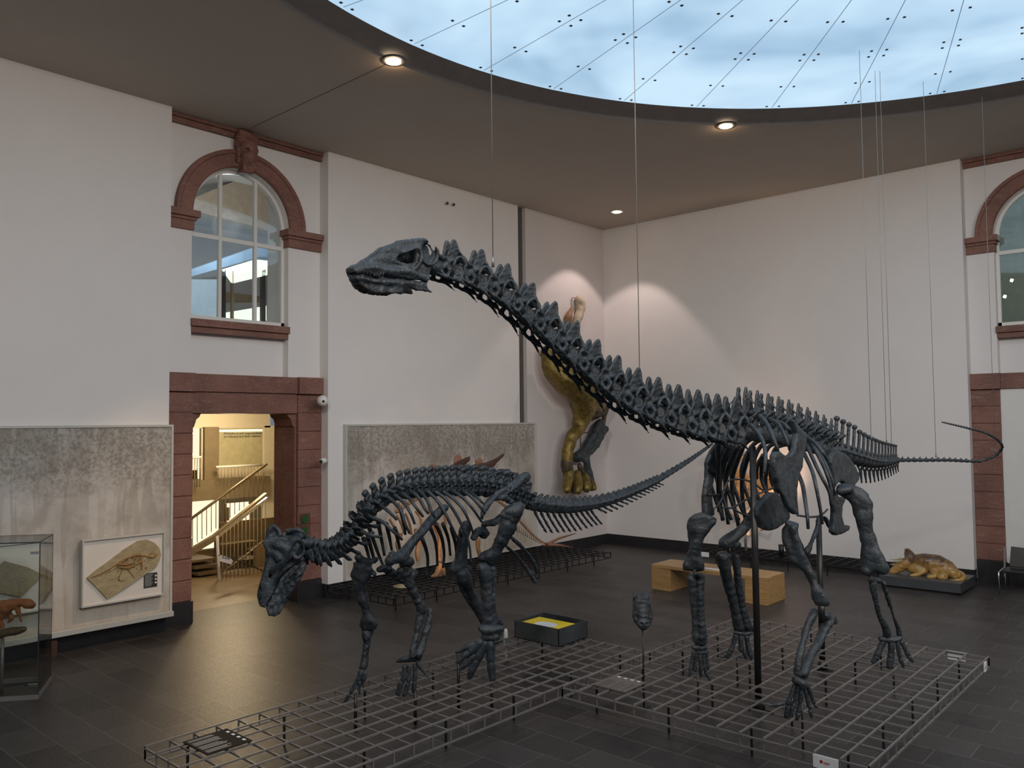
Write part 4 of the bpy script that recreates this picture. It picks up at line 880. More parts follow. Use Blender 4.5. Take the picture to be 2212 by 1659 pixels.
# ================================================================ FOUR-FOOTED SKELETON WITH LOWERED HEAD
XI = -6.75
igua = empty('iguanodon_skeleton', (XI, 6.2, 0), 'black plant-eating dinosaur skeleton on four legs with head lowered to the left', 'dinosaur skeleton')
ZA = dict(sc_=3.687, o=(540, 960)); ZB = dict(sc_=4.424, o=(740, 960)); ZC_ = dict(sc_=4.424, o=(700, 1200)); ZD = dict(sc_=6.914, o=(540, 1110)); ZT = dict(sc_=4.337, o=(1050, 950))
IK = depth(P(650, 1230, x=-6.75))
HN = (CR*.25-CF).normalized()   # skull side normal, roughly towards the viewer but turned
SN = Vector((.86, -.50, .05)).normalized()
def KI(a, c, off=0.): return P(540+a/6.914, 1110+c/6.914, d=IK)+SN*off
def iskull():
    r = lambda v: v/6.914*IK/F
    out = [(190, 400), (200, 470), (255, 570), (262, 650), (215, 800), (165, 1000), (130, 1120), (122, 1250), (150, 1340), (215, 1365), (250, 1290), (330, 1180), (400, 1000), (470, 900), (560, 820), (700, 740), (790, 660), (800, 560), (800, 430), (830, 330), (795, 255), (720, 222), (620, 240), (560, 270), (480, 310), (430, 290), (400, 320), (300, 330), (250, 370)]
    A = []; C_ = []
    for s, t in ((1, .02), (-1, .02)):
        A.append(slab([KI(a, c, s*.065*(1 if c < 700 else .7)) for a, c in out], SN, t, .012))
    A += [chain([KI(300, 420, .02), KI(300, 600, .04), KI(260, 800, .04), KI(210, 1000, .03), KI(170, 1200, .03), KI(175, 1310, .02)], [r(90), r(62), r(55), r(55), r(58), r(50)]),
          chain([KI(560, 620, .07), KI(430, 760, .08), KI(370, 950, .07), KI(320, 1120, .06), KI(270, 1260, .05)], [r(70), r(60), r(58), r(75), r(55)]),
          chain([KI(560, 260, .05), KI(700, 235, .07), KI(790, 290, .08), KI(830, 340, .07)], [r(38), r(30), r(28), r(22)]),
          chain([KI(560, 560, .09), KI(620, 450, .09), KI(700, 380, .09), KI(760, 430, .09), KI(780, 560, .09), KI(700, 650, .09), KI(640, 600, .09)], [r(34), r(28), r(24), r(30), r(32), r(34), r(30)]),
          chain([KI(270, 330, .03), KI(290, 230, .03), KI(350, 190, .02), KI(420, 240, .03), KI(450, 310, .04)], [r(34), r(32), r(34), r(30), r(36)]),
          chain([KI(360, 440, .05), KI(450, 460, .06), KI(540, 520, .07), KI(560, 620, .07)], [r(80), r(85), r(80), r(70)]), chain([KI(300, 560, .05), KI(420, 600, .065), KI(470, 720, .07)], [r(75), r(80), r(60)]), cap(KI(820, 340, .02), KI(900, 345, .0), r(16), r(8)), chain([KI(790, 420, .03), KI(880, 470, .0), KI(940, 430, 0)], [r(50), r(36), r(18)])]
    A += [ell(KI(690, 480), (.07, .09, .11)), slab([KI(300, 330), KI(290, 240), KI(350, 205), (KI(410, 250)), KI(430, 330)], SN, .035, .015), ell(KI(840, 430), (.05, .06, .05))]
    s_ = rough(U(*A, k=.02), .004, 38, 7)
    C_ = [ell(KI(690, 510, .14), (.05, .07, .10)), ell(KI(720, 300, .10), (.045, .045, .022)),
          ell(KI(350, 270, .07), (.026, .03, .034)), ell(KI(530, 320, .09), (.015, .015, .018)),
          chain([KI(440, 690, .12), KI(370, 760, .11), KI(300, 900, .1), KI(250, 1030, .09)], [.010, .014, .014, .008]),
          chain([KI(560, 720, .12), KI(470, 800, .12), KI(440, 900, .11), KI(380, 1150, .10), KI(330, 1260, .08)], [.012, .016, .018, .018, .012])]
    return sub(s_, *C_, k=.012)
isk = sobj('skull', iskull(), .0072, M['bone2'], igua)
def ijaw():
    r = lambda v: v/6.914*IK/F
    out = [(800, 700), (850, 770), (790, 860), (720, 1000), (650, 1100), (580, 1180), (520, 1300), (475, 1400), (440, 1480), (340, 1508), (270, 1480), (235, 1400), (255, 1320), (300, 1250), (380, 1090), (465, 930), (590, 820), (720, 730)]
    A = [slab([KI(a, c, s*.06) for a, c in out], SN, .02, .01) for s in (-1, 1)]
    A += [slab([KI(a, c) for a, c in out], SN, .02, .01), chain([KI(800, 760, .06), KI(700, 930, .075), KI(580, 1120, .07), KI(460, 1300, .06), KI(350, 1440, .03)], [r(45), r(60), r(58), r(60), r(62)]),
          chain([KI(640, 860, .07), KI(540, 990, .07), KI(440, 1140, .07)], [r(35), r(40), r(35)])]
    for i in range(9): A.append(cap(KI(640-i*26, 860+i*36, .09), KI(600-i*26, 850+i*36, .08), r(13), r(9)))
    return rough(U(*A, k=.012), .004, 38, 8)
sobj('lower_jaw', ijaw(), .0078, M['bone2'], isk)
def icerv():
    A = [chain([(0, -.4, 0), (0, 0, -.02), (0, .4, 0)], [.26, .19, .27]), cap((0, .05, .15), (0, .35, .36), .13, .10)]
    for s in (-1, 1):
        A += [chain([(s*.1, -.45, .22), (s*.2, 0, .2), (s*.2, .5, .32)], [.10, .13, .10]), chain([(s*.2, -.2, -.05), (s*.36, .1, -.2), (s*.36, .9, -.34)], [.10, .10, .05]), cap((s*.15, 0, .15), (s*.36, .1, .05), .09, .07)]
    return rough(U(*A, k=.05), .012, 16, 4)
def idors():
    A = [chain([(0, -.3, 0), (0, 0, 0), (0, .3, 0)], [.24, .19, .24]), cap((0, -.1, .1), (0, .1, .32), .16)]
    A += [slab([(0, -.22, .2), (0, -.20, .55), (0, -.12, .78), (0, .02, .82), (0, .2, .85), (0, .27, .7), (0, .24, .25)], (1, 0, 0), .07, .03), cap((0, -.1, .76), (0, .18, .80), .08)]
    for s in (-1, 1): A += [cap((0, 0, .25), (s*.46, .05, .30), .10, .07), cap((s*.06, .1, .28), (s*.14, .36, .30), .08), cap((s*.4, .05, .28), (s*.3, 0, -.05), .05), cap((s*.1, -.3, .15), (s*.2, .3, .18), .09)]
    return rough(U(*A, k=.06), .022, 13, 5)
def itail(chv):
    A = [chain([(0, -.4, 0), (0, 0, 0), (0, .4, 0)], [.28, .22, .28]), slab([(0, -.2, .1), (0, .1, .42), (0, .55, .50), (0, .5, .38), (0, .3, .1)], (1, 0, 0), .07, .03)]
    for s in (-1, 1): A += [cap((s*.1, -.1, .04), (s*.46, .25, .10), .11, .06), cap((s*.1, -.4, .22), (s*.14, .4, .28), .07)]
    if chv: A += [chain([(0, .3, -.15)]+chv, [.07, .065, .05])]
    return rough(U(*A, k=.06), .016, 14, 6)
IC = mesh_t('cervical_vertebra', icerv(), .03, M['bone2']); ID = mesh_t('dorsal_vertebra', idors(), .028, M['bone2'])
IT1 = mesh_t('caudal_vertebra', itail([(0, 1.3, -.62), (0, 2.5, -1.08)]), .034, M['bone2']); IT2 = mesh_t('caudal_vertebra', itail([(0, .9, -.4), (0, 1.6, -.62)]), .034, M['bone2']); IT3 = mesh_t('caudal_vertebra', itail(None), .036, M['bone2'])
PI_ = lambda l, x=XI: [P(a, b, x=x) for a, b in l]
place_along('cervical_vertebra', IC, PI_([(656, 1182), (680, 1194), (705, 1196), (730, 1188), (752, 1172), (768, 1150), (780, 1125), (800, 1105)]), 10, .30, .36, .60, igua)
place_along('dorsal_vertebra', ID, PI_([(800, 1105), (822, 1085), (850, 1070), (885, 1062), (930, 1058), (980, 1056), (1030, 1056)]), 15, .26, .33, 1.75, igua)
place_along('sacral_vertebra', ID, PI_([(1030, 1056), (1070, 1062), (1105, 1072), (1140, 1086)]), 7, .33, .30, 1.9, igua)
place_along('caudal_vertebra', IT1, PI_([(1140, 1086), (1180, 1093), (1230, 1096), (1275, 1091)]), 11, .30, .26, 1.15, igua)
place_along('caudal_vertebra', IT2, PI_([(1275, 1091), (1320, 1080), (1370, 1061), (1420, 1038)]), 14, .25, .17, 1.25, igua)
place_along('caudal_vertebra', IT3, PI_([(1420, 1038), (1460, 1014), (1500, 988), (1538, 960)]), 16, .15, .06, 1.3, igua)
# ribs
def ribs(lst, z, x0, dx, r0, m='bone2', par=igua, seg=6):
    for t in lst:
        n = len(t); ps = catmull([P(z['o'][0]+a/z['sc_'], z['o'][1]+b/z['sc_'], x=x0+dx*math.sin(min(1, i/(n-1)*1.1)*pi*.55)) for i, (a, b) in enumerate(t)], seg)
        rr = [r0*(1-.4*i/len(ps)) for i in range(len(ps))]; MB().tube(ps, rr, 8).build('rib', M[m], par)
ribs([[(430, 500), (500, 560), (560, 640), (600, 760), (640, 850)], [(490, 480), (590, 560), (650, 660), (690, 760)], [(560, 470), (640, 520), (700, 600), (770, 690)], [(640, 440), (720, 500), (790, 620), (820, 660)], [(720, 430), (800, 520), (850, 640), (880, 700)], [(800, 440), (890, 520), (970, 640), (1040, 780), (1100, 900)],
      [(880, 450), (980, 520), (1080, 660), (1160, 820), (1210, 960), (1230, 1140)], [(960, 450), (1060, 520), (1150, 620), (1210, 740), (1250, 850)], [(1050, 440), (1150, 510), (1240, 610), (1330, 740)], [(1140, 440), (1230, 500), (1310, 590), (1360, 660)], [(1220, 460), (1290, 510), (1350, 570)],
      [(360, 580), (440, 640), (520, 720)], [(260, 690), (380, 740), (470, 820), (570, 910)], [(180, 830), (270, 870), (380, 885)]], ZB, -6.62, .30, .021)
ribs([[(250, 780), (290, 900), (340, 1040), (385, 1150)], [(340, 740), (370, 900), (400, 1060)], [(420, 760), (450, 900), (470, 1010)], [(500, 800), (530, 920), (550, 1010)], [(200, 900), (230, 1000), (260, 1110)], [(240, 880), (280, 1020), (310, 1130)], [(560, 640), (590, 780), (600, 860)],
      [(760, 900), (800, 1010), (815, 1120), (800, 1265)], [(830, 780), (880, 900), (900, 1020), (905, 1160)], [(890, 760), (950, 900), (970, 1050), (960, 1180)], [(960, 760), (1010, 900), (1030, 1060)], [(1040, 800), (1080, 960), (1090, 1100)], [(1130, 820), (1150, 980), (1140, 1080)]], ZB, -6.9, -.26, .024)
# limbs
XIN, XIF = -6.5, -7.0
limb('scapula', [[(985, 610, 34), (930, 640, 40), (860, 710, 42), (760, 830, 44), (660, 950, 46), (590, 1040, 56), (540, 1080, 62)], [(480, 1080, 62), (450, 1110, 50)], [(540, 1080, 50), (640, 1120, 50)]], x=XIN+.05, par=igua, m='bone2', amp=.006, **ZB)
limb('coracoid', [[(350, 1200, 30), (420, 1190, 36), (500, 1250, 42), (590, 1290, 40), (680, 1230, 36)], [(270, 1200, 22), (300, 1240, 18)]], x=-6.7, par=igua, m='bone2', amp=.008, **ZB)
limb('humerus', [[(770, 110, 62), (800, 230, 48), (850, 340, 44), (900, 440, 40), (940, 520, 46)], [(720, 150, 34), (800, 130, 40)]], x=XIN, par=igua, m='bone2', amp=.006, **ZC_)
limb('ulna', [[(1010, 515, 26), (1005, 600, 34), (985, 680, 36), (955, 790, 38), (915, 900, 44), (900, 950, 40)]], x=XIN, par=igua, m='bone2', amp=.005, **ZC_)
limb('radius', [[(915, 560, 40), (905, 650, 32), (880, 760, 26), (855, 880, 32), (845, 950, 36)]], x=XIN-.02, par=igua, m='bone2', amp=.005, **ZC_)
IH = depth(P(880, 1450, x=-6.62))
limb('carpus', [[(700, 1012, 14), (770, 990, 34), (850, 980, 46), (905, 975, 38)]], d=IH, par=igua, m='bone2', amp=.005, **ZC_)
digits('metacarpal', [[(770, 1060, 24), (765, 1130, 20), (755, 1190, 26)], [(815, 1060, 22), (812, 1140, 17), (808, 1200, 22)], [(865, 1055, 24), (868, 1130, 20), (865, 1190, 24)]], IH, igua, ZC_, 'bone2')
digits('finger', [[(740, 1210, 26), (720, 1270, 24), (705, 1320, 24)], [(800, 1225, 22), (780, 1290, 22), (765, 1330, 20)], [(862, 1215, 22), (858, 1290, 24)], [(900, 1035, 22), (950, 1110, 14), (1015, 1195, 5)]], IH, igua, ZC_, 'bone2')
vplate('humerus', [(280, 60), (380, 50), (450, 120), (442, 200), (405, 280), (402, 350), (432, 450), (472, 560), (512, 660), (500, 702), (430, 715), (360, 715), (343, 660), (360, 560), (350, 480), (300, 400), (268, 330), (262, 200)], XIF, .06, igua, ZC_, m='bone2', amp=.008, extra=[[(350, 120, 30), (340, 260, 30), (390, 450, 24)]])
limb('scapula', [[(500, 40, 24), (430, 60, 30), (360, 60, 46)], [(330, 20, 40), (420, 110, 36)]], x=XIF, par=igua, m='bone2', **ZC_)
limb('radius', [[(400, 740, 44), (405, 830, 34), (390, 930, 28), (375, 1030, 30), (365, 1080, 34)], [(440, 720, 34), (430, 800, 20), (412, 940, 18), (395, 1060, 22)]], x=XIF, par=igua, m='bone2', amp=.005, **ZC_)
IF_ = depth(P(770, 1450, x=-6.9))
digits('metacarpal', [[(355, 1110, 30), (340, 1160, 24), (320, 1190, 24)], [(385, 1120, 24), (380, 1170, 20), (372, 1200, 18)]], IF_, igua, ZC_, 'bone2')
digits('finger', [[(310, 1200, 22), (275, 1270, 20), (255, 1310, 18)], [(240, 1330, 18), (215, 1370, 15), (190, 1420, 14)], [(340, 1210, 22), (335, 1270, 18), (340, 1320, 10)], [(368, 1215, 14), (372, 1250, 9)]], IF_, igua, ZC_, 'bone2')
vplate('femur', [(1640, 560), (1700, 545), (1747, 590), (1722, 680), (1672, 760), (1625, 860), (1572, 960), (1522, 1020), (1492, 1080), (1462, 1150), (1400, 1168), (1370, 1122), (1290, 1092), (1330, 1040), (1400, 1000), (1450, 930), (1482, 830), (1502, 730), (1500, 650), (1560, 600)], -6.45, .065, igua, ZB, m='bone2', amp=.008, extra=[[(1690, 600, 26), (1560, 840, 24), (1440, 1040, 26)], [(1380, 1080, 34), (1340, 1090, 24)]])
limb('tibia', [[(1500, 120, 46), (1540, 170, 72), (1555, 270, 62), (1560, 400, 56), (1575, 540, 62), (1590, 640, 78), (1600, 700, 74)]], x=-6.4, par=igua, m='bone2', amp=.006, **ZC_)
limb('fibula', [[(1615, 130, 34), (1622, 260, 22), (1618, 420, 20), (1628, 560, 24), (1680, 650, 32)]], x=-6.35, par=igua, m='bone2', amp=.004, **ZC_)
IFT = depth(P(1040, 1420, x=-6.36))
limb('ankle', [[(1500, 690, 34), (1580, 720, 50), (1690, 700, 36)], [(1540, 770, 40), (1640, 780, 44)]], d=IFT, par=igua, m='bone2', amp=.006, **ZC_)
digits('metatarsal', [[(1500, 820, 46), (1450, 870, 38), (1400, 910, 40)], [(1540, 840, 46), (1500, 920, 40), (1470, 980, 44)], [(1590, 840, 46), (1590, 930, 38), (1592, 1000, 42)]], IFT, igua, ZC_, 'bone2')
digits('toe', [[(1385, 920, 36), (1330, 960, 32), (1290, 1010, 28)], [(1460, 1000, 42), (1420, 1080, 34), (1390, 1160, 28)], [(1595, 1020, 40), (1600, 1100, 34), (1610, 1180, 30)], [(1440, 850, 30), (1360, 880, 26), (1265, 925, 16)], [(1430, 960, 32), (1350, 1040, 28), (1290, 1080, 24)], [(1640, 820, 34), (1690, 815, 16)]], IFT, igua, ZC_, 'bone2')
limb('femur', [[(1180, 780, 50), (1150, 900, 54), (1140, 1000, 48), (1130, 1100, 56), (1110, 1180, 72)], [(1060, 1190, 45), (1190, 1200, 45)]], x=-7.0, par=igua, m='bone2', amp=.006, **ZB)
limb('tibia', [[(1320, 180, 76), (1370, 290, 50), (1430, 420, 42), (1480, 520, 42), (1540, 620, 50)]], x=-6.95, par=igua, m='bone2', amp=.006, **ZC_)
limb('fibula', [[(1290, 240, 30), (1330, 340, 22), (1400, 460, 20), (1470, 560, 24)]], x=-6.98, par=igua, m='bone2', amp=.004, **ZC_)
# far hind foot stands behind the near one
IF2 = depth(P(1060, 1350, x=-6.9))
digits('toe', [[(1540, 640, 44), (1560, 760, 36), (1580, 840, 30)], [(1600, 700, 34), (1680, 740, 26), (1705, 690, 20)]], IF2, igua, ZC_, 'bone2')
# pelvis
limb('ilium', [[(1330, 700, 22), (1360, 620, 26), (1410, 540, 30), (1490, 500, 28), (1570, 520, 30), (1650, 590, 26)], [(1580, 420, 40), (1650, 380, 46), (1720, 330, 44), (1760, 300, 34)], [(1480, 470, 26), (1580, 430, 34)]], x=-6.5, par=igua, m='bone2', amp=.008, **ZB)
limb('sacral_spine_row', [[(1130, 240, 26), (1200, 225, 30), (1240, 250, 20)], [(1370, 275, 14), (1450, 268, 22), (1560, 260, 34), (1660, 290, 20)], [(1130, 310, 36), (1200, 320, 40), (1300, 370, 20)]], x=-6.75, par=igua, m='bone2', amp=.01, **ZB)
limb('pubis', [[(1570, 980, 14), (1660, 1060, 16), (1760, 1190, 18), (1830, 1300, 22), (1845, 1320, 18)]], x=-6.7, par=igua, m='bone2', **ZB)
limb('ischium', [[(1590, 870, 18), (1680, 950, 18), (1780, 1060, 18), (1850, 1190, 20), (1855, 1290, 16)]], x=-6.8, par=igua, m='bone2', **ZB)
limb('pubis', [[(1350, 850, 50), (1290, 830, 34), (1250, 900, 26)], [(1350, 760, 26), (1450, 740, 30), (1500, 690, 26)]], x=-6.85, par=igua, m='bone2', amp=.01, **ZB)
limb('thin_rod', [[(590, 0, 3), (600, 0, 3)]], x=-6.9, par=igua, m='bone2', h=.01, **ZB) if False else None
for px_, py_, d_ in ((768, 1497, IF_), (897, 1490, IH), (1062, 1478, IFT), (990, 1420, IFT)):
    a = P(px_, py_, d=d_); MB().tube([a, (a.x, a.y, 0)], .017, 8).build('support_rod', M['black'], igua)
a = P(1100, 1080, x=XI)
# ================================================================ WIRE GRID PLATFORMS
def platform(lbl, x0, x1, y0, y1, nx, ny, zt=.29, leg=.9, bar=.0078, m='gridsteel', skirt=.115, two=True, shift=0):
    r = empty('grid_platform', ((x0+x1)/2, (y0+y1)/2, 0), lbl, 'platform')
    b = MB(); w_ = bar
    for i in range(nx+1):
        x = x0+(x1-x0)*i/nx; b.box((x-w_, y0, zt-w_), (x+w_, y1, zt+w_))
    b.build('long_bars', M[m], r)
    b = MB()
    for j in range(ny+1):
        y = y0+(y1-y0)*j/ny; b.box((x0, y-w_, zt-3*w_), (x1, y+w_, zt-w_*1.01))
    b.build('cross_bars', M[m], r)
    b = MB()
    for y in (y0, y1): b.box((x0, y-w_, zt-skirt-w_), (x1, y+w_, zt-skirt+w_))
    for x in (x0, x1): b.box((x-w_, y0, zt-skirt-w_), (x+w_, y1, zt-skirt+w_))
    for i in range(nx+1):
        x = x0+(x1-x0)*i/nx
        for y in (y0, y1): b.box((x-w_*.8, y-w_*.8, zt-skirt), (x+w_*.8, y+w_*.8, zt))
    for j in range(ny+1):
        y = y0+(y1-y0)*j/ny
        for x in (x0, x1): b.box((x-w_*.8, y-w_*.8, zt-skirt), (x+w_*.8, y+w_*.8, zt))
    b.build('edge_skirt', M[m], r)
    kx = max(1, round((x1-x0-.5)/leg)); ky = max(1, round((y1-y0-.5)/leg))
    for i in range(kx+1):
        for j in range(ky+1):
            x = x0+.26+(x1-x0-.52)*i/kx; y = y0+.26+(y1-y0-.52)*j/ky
            MB().box((x-.009, y-.009, 0), (x+.009, y+.009, zt-.01)).build('leg', M['black'], r)
    return r
g1 = platform('long grey wire-grid platform under the lowered-head skeleton', -7.36, -5.60, 3.34, 8.74, 8, 24)
g2 = platform('square grey wire-grid platform under the long-necked skeleton', -5.585, -2.42, 7.0, 11.1, 14, 18)
g3 = platform('low wire-grid platform along the pale mural by the left wall', -12.3, -10.5, 8.80, 14.9, 9, 27, zt=.27, m='black')
g4 = platform('wire-grid platform along the back wall behind the long-necked skeleton', -9.1, -5.34, 16.26, 17.35, 16, 5, zt=.27, m='black')
# extra part of first platform carrying the poster box is on its far corner
def plate_sign(lbl, c, sx, sy, m, lines, mt='letters', rot=0, z=.31, seed=0, dirx=(0, 1, 0), diry=(-1, 0, 0), tilt=.03):
    r = empty('text_plate', (c[0], c[1], z), lbl, 'label plate')
    dx, dy = Vector(dirx), Vector(diry); c = Vector((c[0], c[1], z))
    MB().obox(c, dx*sx, dy*sy, (0, 0, .005)).build('plate', M[m], r)
    rnd = random.Random(seed); b = MB()
    for k in range(lines):
        v = (k+.7)/(lines+.4)*2-1
        if k % 5 == 2: continue
        u0 = -.9; u1 = -.9+1.2*rnd.uniform(.75, 1)
        b.obox(c+dx*sx*(u0+u1)/2-dy*sy*v*.88+Vector((0, 0, .0056)), dx*sx*(u1-u0)/2, dy*sy*.012, (0, 0, .0006))
    b.build('text_lines', M[mt], r)
    for k in range(4): MB().obox(c+dx*sx*.82-dy*sy*(k*.42-.6)+Vector((0, 0, .0056)), dx*sx*.06, dy*sy*.09, (0, 0, .0008)).build('pictogram', M['paper'], r)
M['plategrey'] = mat('grey_brown_plate', (.12, .10, .095, 1), .35); M['platebrown'] = mat('dark_brown_plate', (.022, .017, .012, 1), .75, spec=.2)
plate_sign('grey-brown text plate lying on the grid below the small skull', (-5.13, 7.42), .21, .20, 'plategrey', 12, 'letters', dirx=(0, 1, 0), diry=(1, 0, 0), seed=2)
plate_sign('dark text plate with pale lines lying on the front left corner of the grid', (-6.93, 3.79), .21, .22, 'platebrown', 16, 'frame', dirx=(0, 1, 0), diry=(-1, 0, 0), seed=5)
# white cards in the skirts
def card(lbl, x0, x1, y0, y1, z0, z1, parts=()):
    o = MB().box((x0, y0, z0), (x1, y1, z1)).build('edge_card', M['paper']); tag(o, lbl, 'card'); return o
c1 = card('white card with red emblem in the front edge of the square grid', -2.87, -2.66, 6.972, 6.982, .18, .285)
MB().poly([(-2.80+.014*math.cos(a*pi/8), 6.9715, .238+.014*math.sin(a*pi/8)) for a in range(16)], [tuple(range(16))]).build('emblem', M['red'], c1)
text('SENCKENBERG', .008, M['red'], c1, (-2.78, 6.9715, .236), (1, 0, 0), (0, 0, 1)); text('forschungsinstitut', .006, M['red'], c1, (-2.78, 6.9715, .226), (1, 0, 0), (0, 0, 1))
card('white card clipped in the far edge of the square grid', -2.89, -2.67, 11.112, 11.12, .175, .285)
c3 = card('small grey number card in the right edge of the square grid', -2.41, -2.40, 10.8, 10.9, .18, .285)
text('6', .06, M['letters'], c3, (-2.399, 10.83, .205), (0, 1, 0), (0, 0, 1))
card('tiny white card on the edge of the back wall grid', -9.1, -8.86, 16.235, 16.245, .16, .26)
# poster box
a = [P(1111, 1378, z=.29), P(1210, 1400, z=.29), P(1270, 1382, z=.29)]
bx = empty('poster_box', (-6.93, 8.42, .29), 'low grey tray with bright yellow poster standing on the grid', 'box')
x0, x1, y0, y1, zb, zt = -7.30, -6.56, 8.16, 8.76, .30, .52
b = MB(); t_ = .012
b.box((x0, y0, zb), (x1, y0+t_, zt)).box((x0, y1-t_, zb), (x1, y1, zt)).box((x1-t_, y0, zb), (x1, y1, zt)).box((x0, y0, zb), (x0+t_, y1, zt-.0)).box((x0, y0, zb), (x1, y1, zb+.01)); b.build('tray', M['plinth'], bx, bevel=.002)
ps = MB().box((x0+.06, y0+.03, zt-.035), (x1-.03, y1-.16, zt-.025)).build('poster', M['yellow'], bx)
ip = MB().poly([(x0+.40+.17*math.cos(k*pi/12), y0+.17+.12*math.sin(k*pi/12)*1.0, zt-.023) for k in range(24)], [tuple(range(24))]).build('picture', M['paper'], ps)
tag(MB().lathe((-7.40, 8.10, .0), [(0.001, 0), (.03, 0), (.03, .36), (.02, .40), (.001, .41)], 10).build('small_post', M['white']), 'small white post beside the left corner of the poster tray', 'post')
# small skull on a rod
cs = P(1387, 1478, z=.0); sr = empty('small_skull_stand', (-5.02, 7.68, .29), 'small dark reptile skull on a thin rod above the grid', 'skull')
sd = depth(P(1387, 1464, z=.29))
def KS(a, c, dd=0): return P(1080+a/6.144, 1270+c/6.144, d=sd)+CF*dd
rr = lambda v: v/6.144*sd/F
A = [slab([KS(1815, 95), KS(1955, 95), KS(1990, 180), KS(2008, 330), KS(2015, 380), KS(1990, 460), KS(1940, 500), KS(1830, 500), KS(1785, 460), KS(1762, 380), KS(1765, 320), KS(1785, 180)], CF, .075, .03), chain([KS(1885, 130, .0), KS(1885, 220, -.03), KS(1885, 320, -.06), KS(1888, 390, -.08)], [rr(50), rr(60), rr(75), rr(70)]), chain([KS(1885, 440, -.08), KS(1888, 480, -.06)], [rr(95), rr(60)]),
     chain([KS(1815, 110, .12), KS(1790, 220, .04), KS(1785, 330, -.04), KS(1800, 430, -.06)], [rr(26)]*4), chain([KS(1960, 110, .12), KS(1985, 220, .04), KS(1992, 330, -.04), KS(1975, 430, -.06)], [rr(26)]*4)]
s_ = sub(rough(U(*A, k=.012), .0022, 45, 2, .3), ell(KS(1838, 425, -.16), (.022, .04, .016)), ell(KS(1930, 425, -.16), (.022, .04, .016)), ell(KS(1800, 170, .05), (.02, .04, .03)), ell(KS(1975, 170, .05), (.02, .04, .03)), cap(KS(1790, 375, -.16), KS(1990, 375, -.16), .006), k=.006)
sk2 = sobj('skull', s_, .0055, M['bone'], sr)
for u in (1840, 1928): MB().obox(KS(u, 428, -.092), CR*rr(34), CU*rr(22), CF*.004).build('pale_insert', M['frame'], sk2)
a = KS(1885, 480, -.05); MB().tube([a, (a.x, a.y, .0)], .009, 8).build('rod', M['black'], sr)
MB().box((a.x-.05, a.y-.05, 0), (a.x+.05, a.y+.05, .008)).build('foot', M['black'], sr)
# ================================================================ BENCH
bn = empty('bench', (-7.3, 13.5, 0), 'light oak bench with solid block ends on the dark floor', 'bench')
MB().box((-8.42, 13.25, .40), (-6.16, 13.95, .46)).build('seat', M['oak'], bn, bevel=.004)
for x in (-8.42, -6.56): MB().box((x, 13.25, 0), (x+.40, 13.95, .398)).build('end_block', M['oak'], bn, bevel=.004)
tag(MB().box((-7.45, 13.4, .461), (-7.12, 13.52, .464)).build('leaflet', M['paper']), 'white paper strip lying on the oak bench', 'leaflet')
# ================================================================ HORNED DINOSAUR MODEL ON A PLINTH
pl = empty('low_plinth', (-4.6, 16.75, 0), 'low dark plinth under the brown horned dinosaur model', 'plinth')
MB().box((-5.30, 16.15, .03), (-3.92, 17.2, .20)).build('slab', M['plinth'], pl, bevel=.004)
MB().box((-5.24, 16.21, 0), (-3.98, 17.14, .03)).build('shadow_base', M['dark'], pl)
Z9k = lambda a, c, y=16.65: P(1850+a/6.11, 1150+c/6.11, y=y)
T9 = lambda l, y=16.65: ([Z9k(a, c, (q[0] if q else y)) for a, c, r, *q in l], [r/6.11*depth(Z9k(a, c, y))/F for a, c, r, *q in l])
def tr(*ls, y=16.65): return [chain(*T9(l, y)) for l in ls]
A = tr([(800, 380, 90, 16.7), (930, 400, 115, 16.72), (1080, 430, 125, 16.75), (1210, 490, 100, 16.75), (1290, 560, 60, 16.7)], [(700, 460, 60), (800, 480, 80), (900, 500, 60)], [(1280, 520, 62, 16.8), (1380, 560, 50, 16.78), (1420, 600, 34, 16.6), (1350, 635, 26, 16.48), (1200, 640, 14, 16.42)],
       [(1130, 540, 60, 16.6), (1150, 585, 50, 16.5), (1100, 590, 36, 16.45)], [(1010, 520, 40, 16.6), (1040, 570, 34, 16.5), (960, 590, 28, 16.45)], [(880, 520, 34, 16.58), (800, 560, 28, 16.5), (725, 572, 22, 16.45)])
body = sobj('horned_dinosaur_model', rough(U(*A, k=.03), .004, 30, 4), .0105, M['trike']); tag(body, 'glossy ochre and brown horned dinosaur model lying curled on plinth', 'dinosaur model')
A = tr([(660, 400, 70, 16.6), (590, 450, 66, 16.58), (520, 490, 48, 16.55), (465, 520, 34, 16.52)], [(700, 360, 60, 16.66), (690, 300, 50, 16.7), (680, 250, 34, 16.72)], [(740, 330, 40, 16.68), (790, 360, 36, 16.66), (800, 420, 30, 16.64), (760, 450, 26, 16.6)])+[slab([Z9k(a, c, 16.68) for a, c in ((625, 330), (632, 240), (665, 215), (700, 232), (735, 240), (768, 275), (805, 300), (822, 345), (825, 395), (805, 440), (765, 462), (700, 430))], (.35, 1, .15), .022, .015)]
sobj('head', rough(U(*A, k=.03), .003, 34, 5), .009, M['trike'], body)
for k, l in enumerate(([(610, 370, 16, 16.55), (540, 385, 12, 16.5), (460, 388, 4, 16.46)], [(590, 345, 14, 16.62), (520, 360, 9, 16.58), (440, 358, 4, 16.55)], [(500, 425, 16, 16.54), (455, 425, 6, 16.52)], [(640, 230, 8, 16.72), (632, 200, 4, 16.72)])):
    sobj('horn', U(*tr(l)), .005, M['slab'], body)
